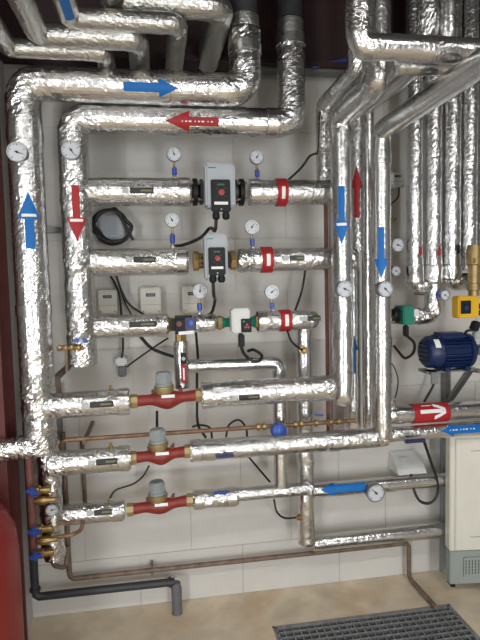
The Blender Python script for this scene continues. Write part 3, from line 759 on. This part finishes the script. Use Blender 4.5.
# ------------------------------------------------------------ gauges
def g_on(u, v, d, Rpx, label, ang, **k): return gauge(at(u, v, d), Rpx*S(d), label, ang, **k)
g_on(17, 152, D1+r1+.03, 9.6, 'white dial thermometer on the wide riser beside the steel column', -20, depth=.034)
g_on(71, 150, D2+r2+.03, 9.4, 'white dial thermometer above the red down arrow', -55, depth=.034)
g_on(345, 289, DR+rR2+.03, 9.2, 'white dial thermometer under the longest blue down arrow', -25, depth=.034)
g_on(385.5, 289, DR+rR6+.03, 9, 'white dial thermometer touching the tip of a blue down arrow', -45, depth=.034)
g_on(376, 493, .12+rL3d+.035, 10.6, 'large steel rimmed dial thermometer on the pipe beside the cabinet', 135, depth=.04)
g_on(52, 510, D3+r3+.025, 6.5, 'small dial gauge amid the brass valve cluster', 10, depth=.026)
g_on(398, 245, .2, 7.6, 'dial gauge on the wall under the small white wall box', -20, depth=.03, wallstem=.001)
g_on(396, 271, .22, 5.6, 'small dial gauge with black back between two larger dials', -25, depth=.05, back='black', wallstem=.001)
g_on(445, 295, .28, 6, 'small dial gauge with blue back under the right rack', -30, depth=.05, back='bluecock', wallstem=.001)
for (u, v, ang, ub, z, r, ln) in ((174, 154, 110, 174, zB1, 13.4, 'left of the black flanged pump'), (257, 157, 60, 258, zB1, 12.6, 'right of the black flanged pump'),
                                  (172, 220, 120, 172, zB2, 13.2, 'left of the brass union pump'), (252, 227, 55, 253, zB2, 11.8, 'right of the brass union pump'),
                                  (200, 291, 85, 199, zB3, 9, 'left of the small green pump'), (272, 292, 40, 273, zB3, 10, 'right of the small green pump')):
    rr = r*S(DB); c = at(u, v, DB)
    gauge(c, 7.4*S(DB), 'pressure gauge on blue stopcock '+ln, ang, depth=.024, stem=(X(ub, 180, DB) if False else c.x+(ub-u)*S(DB), -DB, z+rr-.004), name='pressure_gauge')

# ------------------------------------------------------------ blue motor on its bracket
d = .26; s = S(d)
mc0, mc1 = at(423, 354, d), at(474, 348, d)
zc = (mc0.z+mc1.z)/2; x0, x1 = mc0.x, mc1.x; R = 18.5*s
T = thing('electric_motor', 'navy blue finned electric motor on a steel wall bracket', 'motor', (x0, -d, zc-R))
MB().lathe((x0, -d, zc), XA, [(0, R*.45), (.0, R*.62), (.006, R*.8), (.02, R*.93), (.07, R*.95), (.072, R*.8)], 32).build('fan_cowl', 'motor', T)
MB().lathe((x0+.07, -d, zc), XA, [(0, R*.82), (.13, R*.82)], 32).build('casing', 'motor', T)
fn = 26
for i in range(fn):
    a = 2*PI*i/fn
    rot = Matrix.Rotation(a, 3, 'X')
    MB().box(V((x0+.135, -d, zc))+rot @ V((0, 0, R*.9)), (.125, .004, R*.2), rot=rot).build('cooling_fin', 'motor', T, False)
MB().lathe((x0+.2, -d, zc), XA, [(0, R*.9), (.004, R), (.022, R), (.026, R*.86), (.04, R*.4), (.06, R*.36)], 32).build('end_shield', 'motor', T)
MB().box((x0+.12, -d-.008, zc+R*.92), (.135, R*1.1, R*.42), bev=.012).build('terminal_box', 'motor', T)
for k in range(5):
    MB().box((x0-.001, -d, zc+R*(-.5+.25*k)), (.004, R*.9, .006)).build('cowl_slot', 'black', T, False)
sticker(T, 'warning_label', V((x0, -d, zc)), XA, R*.95, [(.024, .022), (.05, .022)], 'white', V((-.0, -1, .75)), off=.003)
MB().cyl((x1-.01, -d, zc+.0), (x1+.07, -d, zc), R*.33, 20).build('shaft_housing', 'bezel', T)
for xx in (x0+.09, x0+.19): MB().box((xx, -d, zc-R*.98), (.028, R*1.5, .02), bev=.003).build('foot', 'motor', T)
# bracket
zbk = zc-R-.012
T = thing('wall_bracket', 'galvanised steel bracket with diagonal strut holding the blue motor', 'bracket', (x0+.1, -.1, zbk-.2))
MB().box(((x0+x1)/2+.01, -d, zbk), (x1-x0+.01, .05, .008)).build('shelf_angle', 'steel', T, False)
MB().box((x0+.03, -.25, zbk-.002), (.035, .12, .012)).build('shelf_arm', 'steel', T, False)
MB().box((x0+.03, -.31, zbk-.025), (.03, .006, .045)).build('arm_end', 'steel', T, False)
xs_ = X(449, 385, .05)
MB().box((xs_, -.02, zbk-.11), (.03, .04, .24)).build('wall_post', 'steel', T, False)
pa, pb = V((xs_+.005, -.05, zbk-.19)), V((x1-.02, -.26, zbk-.005)); dv = pb-pa
q = dv.to_track_quat('Z', 'Y').to_matrix()
MB().box((pa+pb)/2, (.026, .02, dv.length), rot=q).build('diagonal_strut', 'steel', T, False)
MB().box((xs_, -.155, zbk-.004), (.03, .31, .012)).build('shelf_arm', 'steel', T, False)

# yellow controller and brass fitting at the far right
d = .27; s = S(d)
xa, xb, za, zb = X(458, 305, d+.05), X(479, 305, d+.05), Z(468, 318, d+.05), Z(468, 296, d+.05)
T = thing('pump_controller', 'yellow pump controller with black window under the brass fitting', 'controller', ((xa+xb)/2, -d, za))
MB().box(((xa+xb)/2, -d-.025, (za+zb)/2), (xb-xa, .06, zb-za), bev=.006).build('housing', 'yellow', T)
wn = MB().box((xa+(xb-xa)*.34, -d-.055, (za+zb)/2), ((xb-xa)*.48, .008, (zb-za)*.6), bev=.002).build('window', 'panel', T)
MB().lathe((xa+(xb-xa)*.34, -d-.058, (za+zb)/2-.004), (0, -1, 0), [(0, .011), (.006, .010), (.007, .004)], 14).build('button', 'navy', wn)
for k in (0, 1): MB().lathe((xb+.004, -d-.03, za+.02+.03*k), (1, 0, 0), [(0, .013), (.02, .013), (.026, .008)], 12).build('cable_gland', 'black', T)
d = .30; xq = X(474, 270, d)
T = thing('brass_fitting', 'large brass riser fitting standing on the yellow controller', 'fitting', (xq, -d, zb))
zt = Z(474, 245, d); Lb = zt-zb
MB().lathe((xq, -d, zb), ZA, [(0, 5.5*s), (Lb*.1, 5.5*s), (Lb*.11, 7*s), (Lb*.24, 7*s), (Lb*.25, 6*s), (Lb*.6, 6.4*s), (Lb*.62, 8*s), (Lb*.9, 8*s), (Lb, 6.5*s)], 20).build('body', 'brassd', T)
MB().lathe((xq, -d, zb+Lb*.64), ZA, [(0, 8*s), (0, 8.6*s), (Lb*.1, 8.6*s), (Lb*.1, 8*s)], 6).build('hex_collar', 'brass', T)
T = thing('plug_connector', 'black angled plug connector above the blue motor', 'connector', at(476, 330, .3))
MB().box(at(475, 326, .3), (.03, .04, .045), rot=Matrix.Rotation(.4, 3, 'Y'), bev=.005).build('plug_body', 'black', T)
MB().box(at(476, 335, .3), (.026, .034, .03), bev=.004).build('plug_cap', 'boxg', T)
cable([at(474, 330, .3), at(467, 331, .29), at(464, 336, .27), at(463, 341, .265)], .006, 'short black cable entering the top of the blue motor')

# ------------------------------------------------------------ wall boxes
def wbox(u0_, u1_, v0_, v1_, dep, label, kind, m='box'):
    d = dep; xa, xb = X(u0_, (v0_+v1_)/2, d), X(u1_, (v0_+v1_)/2, d); za, zb = Z((u0_+u1_)/2, v1_, d), Z((u0_+u1_)/2, v0_, d)
    W, H = xb-xa, zb-za; c = V(((xa+xb)/2, -d/2, (za+zb)/2))
    T = thing('control_box' if kind == 'lcd' else 'junction_box', label, 'control box' if kind == 'lcd' else 'junction box', (c.x, 0, za))
    MB().box(c, (W, d, H), bev=.005).build('housing', m, T)
    f = V((c.x, -d, c.z))
    if kind == 'lcd':
        sc_ = MB().box(f+V((0, -.001, H*.22)), (W*.46, .004, H*.13), bev=.001).build('display', 'screen', T)
        for i in range(4): MB().box(f+V((W*(-.12+.08*i), -.0035, H*.22)), (W*.04, .001, H*.05)).build('digit', 'capgrey', sc_, False)
        MB().box(f+V((0, -.0005, -H*.15)), (W*.9, .002, .002)).build('lid_groove', 'line', T, False)
        for sx in (-1, 1):
            MB().cyl(f+V((sx*W*.38, .001, -H*.4)), f+V((sx*W*.38, -.002, -H*.4)), .004, 10).build('screw', 'line', T)
    elif kind == 'lid':
        MB().box(f+V((0, -.002, 0)), (W*.88, .006, H*.88), bev=.002).build('lid', m, T)
        for sx in (-1, 1):
            for sz in (-1, 1): MB().cyl(f+V((sx*W*.36, -.003, sz*H*.36)), f+V((sx*W*.36, -.0065, sz*H*.36)), .004, 8).build('screw', 'line', T)
    return T
wbox(98, 117, 290, 314, .06, 'cream control box with small display, closest to the riser with red arrows', 'lcd')
wbox(140.5, 161, 287.5, 314, .06, 'cream control box with small display between the other two', 'lcd')
wbox(182.5, 203, 286, 313, .06, 'cream control box half hidden behind a pressure gauge', 'lcd')
wbox(99, 124, 215, 239, .05, 'grey junction box ringed by the coiled black cable', 'lid', 'pump')
wbox(391, 404, 172, 187, .06, 'small white wall box beside the right rack', 'lcd', 'boxw')
T = wbox(115, 127, 357, 366, .06, 'small white junction box with cables above the uppermost return pipe', 'lid', 'boxw')
T = wbox(118, 126, 366, 377, .05, 'small dark grey plug box hanging under the white junction box', 'none', 'sleeve')
# grey meter head on the wall near the cabinet
d = .10; T = thing('heat_meter', 'grey flat heat meter box with sloping top beside the cabinet', 'meter', at(410, 474, .05))
xa, xb, za, zb = X(397, 465, d), X(425, 465, d), Z(410, 473, d), Z(410, 459, d)
mbm = MB()
mbm.add([(xa, 0, za), (xb, 0, za), (xb, -.12, za), (xa, -.12, za), (xa+.01, 0, zb+.012), (xb-.005, 0, zb+.012), (xb, -.10, za+.022), (xa, -.10, za+.022)],
        [(3, 2, 1, 0), (4, 5, 6, 7)[::-1], (0, 1, 5, 4), (1, 2, 6, 5), (2, 3, 7, 6), (3, 0, 4, 7)])
mbm.build('housing', 'boxw', T, False)
MB().box(((xa+xb)/2-.02, -.066, (za+.022+zb+.012)/2+.002), (.04, .035, .003), rot=Matrix.Rotation(math.atan2(zb-za-.01, .1), 3, 'X')).build('label_plate', 'boxw', T, False)

# ------------------------------------------------------------ cables
cable([at(97+12+math.cos(a)*(18-.5*k)+k*.7+4*(a < PI), 227+math.sin(a)*(17-.4*k)-k*.4, .09+.008*math.sin(a*3+k)) for k in range(4) for a in [2*PI*i/16 for i in range(16)]][:62] + [at(133, 240, .09)],
      .0075, 'coil of black cable hung around the grey junction box')
for k in (0, 1):
    cable([at(112+4*k, 275, .10), at(119+3*k, 292, .07), at(124+6*k, 305, .07), at(140+6*k, 316, .07)] if k else
          [at(110, 275, .10), at(118, 290, .06), at(121, 310, .06), at(123, 345, .06), at(121, 362, .06)], .005,
          ('black cable curving from the brass union line down behind the motorised valve pipe' if k else 'black cable dropping straight to the white junction box'))
cable([at(140, 336, .1), at(150, 347, .09), at(162, 353, .09), at(175, 357, .1)], .0075, 'thick black cable passing behind the foil drop pipe with red lever')
cable([at(168, 338, .12), at(150, 350, .1), at(133, 362, .07), at(127, 367, .06)], .004, 'thin black cable from the motorised valve to the white junction box')
cable([at(116, 275, .10), at(124, 300, .05), at(132, 316, .05)], .004, 'thin black cable hanging under the coil')
cable([glA[0], glA[0]+V((-.004, .02, -.04)), at(210, 228, DB-.02), at(200, 238, DB-.05), at(183, 245, DB-.08), at(172, 246, .1)], .007, 'black cable from the flanged pump sweeping left to the wall')
cable([glB[0], glB[0]+V((.004, .02, -.05)), at(215, 300, DB), at(212, 312, DB-.05), at(206, 316, .15)], .007, 'black cable dropping from the brass union pump')
cable([plC-V((0, 0, .0)), plC+V((.006, 0, -.07)), at(247, 357, .3), at(256, 362, .3), at(262, 356, .28), at(254, 350, .25), at(248, 351, .22)], .007, 'black looped cable under the small green pump')
solo(MB().box(plC+V((.004, 0, -.035)), (.026, .026, .06), bev=.006).build('pump_plug', 'black'), 'black plug under the small green pump', 'plug')
solo(MB().box(plD+V((.004, 0, -.03)), (.024, .024, .055), bev=.006).build('pump_plug', 'black'), 'black plug under the green and black pump', 'plug')
cable([plD+V((.004, 0, -.05)), at(414, 343, .2), at(413, 353, .16), at(405, 358, .1), at(398, 351, .06), at(394, 346, .03)], .007, 'black cable looping from the green and black pump to the wall')
cable([at(437, 375, .10), at(432, 388, .09), at(424, 402, .1)], .006, 'black cable running from under the blue motor behind the red sleeve')
cable([at(424, 441, .2), at(431, 462, .16), at(437, 480, .15), at(437, 495, .15), at(430, 503, .15), at(420, 501, .15), at(414, 490, .14), at(411, 474, .12)], .007, 'black cable looping from the lever pipe to the grey meter')
cable([at(319, 153, DB), at(310, 156, .2), at(301, 168, .18), at(285, 183, DB)], .005, 'thin dark sensor wire above the red band of the flanged pump line')
cable([at(306, 265, .2), at(302, 290, .16), at(295, 311, .22)], .005, 'thin dark wire between the two lower red band pipes')
cable([at(287, 330, .36), at(292, 342, .3), at(302, 350, .25)], .005, 'thin dark wire from the lowest red band to the drop pipe')
cable([at(196, 333, .2), at(197, 345, .15), at(198, 358, .12)], .006, 'short black cable behind the motorised valve')
cable([at(197, 372, .1), at(197, 400, .1), at(198, 424, .1), at(206, 438, .12)], .006, 'black cable hanging behind the uppermost return pipe')
cable([at(157, 411, .15), at(157, 420, .15), at(157, 430, .2)], .006, 'short black cable under the uppermost red valve')
cable([at(192, 427, .1), at(200, 425, .1), at(210, 428, .11), at(212, 438, .11)], .005, 'small black wire arch above the middle return pipe')
cable([at(226, 437, .1), at(229, 425, .1), at(239, 420, .1), at(246, 428, .11), at(247, 437, .12)], .005, 'black wire hoop standing above the middle return pipe')
cable([at(248, 456, .16), at(258, 468, .1), at(270, 482, .1)], .005, 'thin dark wire slanting below the middle return pipe')
cable([at(149, 466, .2), at(143, 476, .1), at(133, 484, .06), at(116, 490, .05), at(110, 498, .1)], .004, 'thin dark wire hanging from the middle red valve')
cable([at(274, 500, .2), at(277, 512, .06), at(285, 518, .06), at(300, 517, .15)], .005, 'short dark sensor wire by the crumpled tee')
cable([at(388, 360, .1), at(394, 367, .05), at(398, 380, .06), at(396, 395, .12), at(392, 402, .2)], .003, 'thin grey wire by the red sleeve pipe')
cable([at(399, 187, .05), at(398, 197, .04), at(391, 204, .06), at(388, 206, .15)], .004, 'thin black wire under the small white wall box')
cable([at(312, 67, .1), at(325, 64, .1), at(338, 62, .1), at(346, 60, .1)], .009, 'blue cable lying along the tray under the beam', 'bluecock')
cable([at(320, 112, .3) , at(318, 150, .3), at(316, 153, .28)], .003, 'thin wire hugging the slim riser')

# small brass thermo pockets and nipples
def nipple(p, ax, label, L=.024, r=.006):
    solo(MB().lathe(p, ax, [(0, r*1.4), (L*.4, r*1.4), (L*.42, r), (L*.8, r), (L, r*.6)], 8).build('sensor_pocket', 'brass'), label, 'sensor pocket')
nipple(at(111, 391, D_1), (0, -.2, 1), 'brass sensor pocket on the thick return pipe left of the uppermost valve')
nipple(at(111, 448, D_2), (0, -.2, 1), 'brass sensor pocket on the return pipe left of the middle valve')
nipple(at(109, 504, D_3), (0, -.2, 1), 'brass sensor pocket on the return pipe left of the lowest valve')
nipple(at(391, 220, .001), (0, -1, .05), 'brass sensor pocket on the wall under the small white wall box', L=.05, r=.011)
nipple(at(303, 350, DV+rV), (0, -1, 0), 'brass sensor pocket on the tall slim drop pipe', r=.014)
nipple(at(301, 517, DV+.01), (-1, -.2, 0), 'brass sensor pocket on the drop pipe near the floor', r=.012)
nipple(at(316, 153, DB), (1, -.1, .1), 'brass sensor pocket on the slim riser')

# ------------------------------------------------------------ bare pipes low on the wall
def bare(path, r, m, label, br=.03, name='bare_pipe'):
    pts, _ = bent(path, br, .03)
    return solo(MB().tube(pts, r, 14).build(name, m), label, 'pipe')
dc = .305
zc1 = Z(200, 431, dc); xl, xr2 = X(66, 438, dc), X(268, 430, dc)
T = thing('copper_pipe', 'rusty copper pipe with brass fittings behind the middle return line', 'pipe', (xl, -dc, zc1))
pts, _ = bent([(xl-.02, -dc, zc1-.10), (xl-.02, -dc, zc1), (X(355, 424, dc), -dc, zc1)], .02, .03)
MB().tube(pts, 2.2*S(dc), 12).build('tube', 'copper', T)
for u in (258, 264, 295, 301, 316, 330, 338): MB().lathe((X(u, 428, dc)-.008, -dc, zc1), XA, [(0, .011), (.002, .0155), (.014, .0155), (.016, .011)], 8).build('brass_fitting', 'brass', T)
for u in (84,): MB().box((X(u, 433, dc), -dc/2, zc1-.012), (.014, dc+.02, .014)).build('pipe_clip', 'rust', T, False)
T = thing('flow_sensor', 'round bright blue sensor head in front of the copper pipe', 'sensor', at(277, 429, .31))
MB().lathe(at(277, 429, .33), (0, -1, 0), [(0, 7*S(.35)), (.02, 8.4*S(.35)), (.04, 8*S(.35)), (.048, 6*S(.35)), (.05, .001)], 24).build('head', M['bluecock'], T)
MB().cyl(at(277, 429, .30), at(277, 429, .34), .014, 12).build('stem', 'brass', T)
solo(MB().box(at(319, 415, .33), (.045, .012, .008), rot=Matrix.Rotation(.15, 3, 'Y'), bev=.003).build('valve_lever', 'bluecock'), 'small blue lever over the copper pipe near the risers', 'lever')
# rusty pipe: drops at the left, runs along the wall, down and across the floor into the grate
zq = Z(240, 561, .05)
xa, xb = X(69, 540, .05), X(409, 560, .05)
bare([(X(66, 500, .05), -.05, Z(66, 432, .05)), (X(66, 500, .05), -.05, zq), (xb, -.05, zq), (xb, -.05, .015), (xb, -.10, .015), (floor_pt(433, 607).x, floor_pt(433, 607).y-.03, .015)], 2.5*S(.05), 'rust',
     'long rusty pipe along the foot of the wall ending over the grate')
bare([(X(85, 500, .05), -.05, Z(85, 440, .05)), (X(85, 500, .05), -.05, Z(86, 506, .05))], 2*S(.05), 'rust', 'short upright rusty pipe behind the lowest return pipe')
T = thing('pipe_clip', 'rusty clip holding the long rusty pipe above the black drain', 'clip', at(152, 571, .05), 'rusty pipe clips')
MB().box((X(152, 571, .03), -.025, zq), (.012, .05, .05)).build('clip_strap', 'rust', T, False)
zd = Z(110, 589, .09)
T = thing('drain_pipe', 'black plastic drain pipe along the wall turning down into the floor', 'pipe', (X(177, 600, .09), -.09, 0))
xd0, xd1 = X(33.5, 560, .09), X(176.5, 590, .09)
pts, _ = bent([(xd0, -.09, Z(30, 455, .09)), (xd0, -.09, zd), (xd1, -.09, zd), (xd1, -.09, .14)], .03, .03)
MB().tube(pts, 4*S(.09), 16).build('tube', 'blackpipe', T)
MB().lathe((xd1, -.09, 0), ZA, [(0, 5.6*S(.09)), (.01, 5*S(.09)), (.12, 5.4*S(.09)), (.15, 4.2*S(.09))], 16).build('floor_sleeve', 'sleeve', T)
MB().lathe((xd1-.035, -.09, zd), XA, [(0, .019), (0, .024), (.012, .024), (.012, .019)], 16, False).build('elbow_collar', 'blackpipe', T)
MB().lathe((xd0, -.09, zd+.03), ZA, [(0, .019), (0, .024), (.012, .024), (.012, .019)], 16, False).build('elbow_collar', 'blackpipe', T)

# brass manifold with blue handles at the lower left
dm = .34
T = thing('valve_manifold', 'brass valve manifold with blue handles beside the drop pipe', 'manifold', at(38, 556, dm))
xm_ = X(37, 510, dm)
MB().cyl((xm_-.02, -dm, Z(33, 552, dm)), (xm_-.02, -dm, Z(30, 452, dm)), 3.8*S(dm), 14).build('header', 'redpipe', T)
for k, (v, hc) in enumerate(((488, 'bluecock'), (527, 'bluecock'), (551, 'bluecock'))):
    z = Z(40, v, dm)
    MB().lathe((xm_-.015, -dm, z-.01), XA, [(0, .012), (.01, .02), (.03, .02), (.034, .014), (.07, .014)], 10).build('valve_body', 'brass', T)
    MB().box((xm_-.005, -dm-.04, z), (.05, .012, .016), rot=Matrix.Rotation(.3-.25*k, 3, 'Y'), bev=.004).build('handle', hc, T)
    MB().box((xm_-.005, -dm-.038, z), (.016, .012, .042), bev=.004).build('handle', hc, T)
    MB().cyl((xm_-.005, -dm, z), (xm_-.005, -dm-.045, z), .006, 8).build('spindle', 'steel', T)
for v in (500, 540): MB().lathe((xm_, -dm-.005, Z(42, v, dm)), XA, [(-.01, .011), (.01, .018), (.03, .018), (.05, .011), (.075, .011)], 8).build('brass_elbow', 'brass', T)
pts, _ = bent([at(44, 539, dm), at(72, 535, dm), at(82, 530, .3), at(83, 519, .27)], .03, .02)
MB().tube(pts, 2*S(.3), 10).build('copper_branch', 'copper', T)
pts, _ = bent([at(57, 520, .3), at(62, 525, .3), at(78, 519, .27), at(86, 517, .26)], .02, .02)
MB().tube(pts, 1.5*S(.3), 8).build('copper_branch', 'copper', T)
bare([at(53, 556, .2), at(53, 566, .18), at(66, 568, .1), at(68, 546, .08)], 2.2*S(.15), 'rust', 'short bent rusty pipe under the crumpled drop pipe')
# fittings at the foot of the red arrow riser
T = thing('drain_valve', 'small brass drain valve with dark blue butterfly handle under the red-arrow riser', 'valve', at(70, 352, .36))
MB().tube([at(57, 349, .37), at(62, 347.5, .37), at(84, 348, .36)], 2.1*S(.36), 10).build('tube', 'copper', T)
for u in (60, 66, 72, 79): MB().lathe(at(u, 348, .368)-V((.006, 0, 0)), XA, [(0, .009), (.003, .013), (.010, .013), (.013, .009)], 8).build('brass_fitting', 'brass', T)
MB().cyl(at(66, 348, .37), at(67, 372, .37), 1.4*S(.36), 8).build('drop_tube', 'rust', T)
for sgn in (-1, 1): MB().box(at(81+sgn*4, 341-.6, .385), (5.6*S(.38), .01, 4*S(.38)), rot=Matrix.Rotation(sgn*.3, 3, 'Y'), bev=.003).build('handle_wing', 'bluecock', T)
MB().cyl(at(81, 341, .33), at(81, 341, .39), .008, 8).build('spindle', 'steel', T)
T = thing('strut_bracket', 'dark steel strut bracket between the risers above the uppermost return', 'bracket', at(58, 388, .1))
a, b = at(56, 378, .28), at(69, 366, .05)
dv = b-a; MB().box((a+b)/2, (.02, .02, dv.length), rot=dv.to_track_quat('Z', 'Y').to_matrix()).build('diagonal_strut', 'rust', T, False)
MB().box(at(57.5, 383, .28), (.02, .02, .06)).build('strut_post', 'rust', T, False)
xpz = X(60, 470, .04)
solo(MB().box((xpz, -.022, (Z(60, 384, .04)+Z(60, 505, .04))/2), (.03, .04, Z(60, 384, .04)-Z(60, 505, .04))).build('mounting_channel', 'sleeve', None, False), 'dark strut channel on the wall beside the wide riser', 'channel')
zc_ = Z(50, 230, .02)
solo(MB().box(((x1:=X(31.5, 265, D1))*.5+.5*X(77, 230, D2), -.02, Z(50, 230, .03)), (.24, .039, .024)).build('pipe_rail', 'tray', None, False), 'grey rail on the wall behind the two wide risers', 'rail')
# ------------------------------------------------------------ red tank
dt = .62; xt = X(20, 600, dt) - .24
T = thing('expansion_tank', 'glossy red expansion tank with domed top on the floor', 'tank', (xt, -dt, 0))
zt = Z(2, 509, dt)+.05
MB().lathe((xt, -dt, .08), ZA, [(0, .16), (.02, .20), (.06, .232), (.10, .24), (zt-.30, .24), (zt-.22, .232), (zt-.16, .205), (zt-.11, .15), (zt-.085, .08), (zt-.08, .02)], 48).build('shell', 'tank', T)
MB().lathe((xt, -dt, zt-.01), ZA, [(0, .02), (.03, .02), (.032, .014), (.05, .014)], 16).build('filler_neck', 'brass', T)
for q in range(3):
    a = q*2*PI/3+.4; MB().box((xt+math.cos(a)*.17, -dt+math.sin(a)*.17, .06), (.03, .03, .12)).build('leg', 'tank', T, False)

# ------------------------------------------------------------ grate
T = thing('floor_grate', 'grey steel floor grate with square mesh', 'grate', ((GX0+GX1)/2, (GY0+GY1)/2, 0))
W, Hh = GX1-GX0, GY1-GY0
for p, sz in ((((GX0+GX1)/2, GY1-.004, -.012), (W, .008, .03)), (((GX0+GX1)/2, GY0+.004, -.012), (W, .008, .03)),
              ((GX0+.004, (GY0+GY1)/2, -.012), (.008, Hh, .03)), ((GX1-.004, (GY0+GY1)/2, -.012), (.008, Hh, .03))):
    MB().box(p, sz).build('edge_bar', 'grate', T, False)
pit = .034; nx = int(W/pit); ny = int(Hh/pit)
mx = MB().box((0, 0, 0), (.0045, Hh, .028)).build('bearing_bar', 'grate', None, False); my = MB().box((0, 0, 0), (W, .0045, .02)).build('cross_bar', 'grate', None, False)
dx, dy = mx.data, my.data; bpy.data.objects.remove(mx); bpy.data.objects.remove(my)
c = T.location
for i in range(1, nx):
    o = bpy.data.objects.new('bearing_bar', dx); C.objects.link(o); o.parent = T; o.location = (GX0+W*i/nx-c.x, 0, -.012)
for i in range(1, ny):
    o = bpy.data.objects.new('cross_bar', dy); C.objects.link(o); o.parent = T; o.location = (0, GY0+Hh*i/ny-c.y, -.007)
fr_ = MB()
for p, sz in ((((GX0+GX1)/2, GY1+.007, 0), (W+.026, .010, .006)), ((GX0-.007, (GY0+GY1)/2, 0), (.010, Hh+.026, .006)), ((GX1+.007, (GY0+GY1)/2, 0), (.010, Hh+.026, .006)), (((GX0+GX1)/2, GY0-.007, 0), (W+.026, .010, .006))):
    fr_.box(p, sz)
fr_.build('frame', 'grate', T, False)

# ------------------------------------------------------------ cabinet
df = .215; cdp = .055
K0 = at(450, 500, df); rz = Matrix.Rotation(math.radians(-7), 4, 'Z')
T = thing('wall_cabinet', 'cream steel cabinet with grey vented base at the end of the foil pipes', 'cabinet', (K0.x, -df, Z(454, 585, df)))
T.rotation_euler.z = math.radians(-7)
zb0 = T.location.z; H1_, H2_ = Z(452, 436, df)-zb0, Z(452, 551, df)-zb0; WC = .56
def kb(c, size, name, m, parent, bev=0): return MB().box(c, size, bev=bev).build(name, m, parent, bool(bev), True)
kb((WC/2, cdp/2, (H1_+H2_)/2), (WC, cdp, H1_-H2_), 'housing', 'cab', T, .004)
D = kb((WC/2+.008, -.004, (H1_+H2_)/2-.004), (WC-.03, .012, H1_-H2_-.02), 'door', 'cab', T, .003)
for zz in (H1_-.072, H2_+.072): kb((.155, -.0105, zz), (.12, .002, .003), 'door_groove', 'line', D)
kb((WC/2, cdp/2+.003, H2_/2), (WC-.008, cdp-.006, H2_-.002), 'base_panel', 'cabg', T, .003)
B = kb((.15, .0005, H2_*.52), (.16, .004, H2_*.56), 'vent_panel', 'cabg', T)
for i in range(10):
    for j in range(5):
        kb((.08+.0155*i, -.0015, H2_*.52+(j-2)*.0145), (.004, .002, .010), 'vent_slot', 'black', B)
for xx in (.02, WC-.02): kb((xx, cdp/2, -.005), (.02, cdp*.9, .012), 'foot_rail', 'black', T)
for zz in (.05, H1_-.1): kb((.2, cdp+.06, zz), (.03, .15, .02), 'wall_fixing', 'steel', T)
xp = X(444.5, 500, .03)
solo(MB().box((xp, -.0155, .36), (.02, .03, .71)).build('mounting_channel', 'capgrey', None, False), 'grey upright channel on the wall beside the cabinet', 'channel')
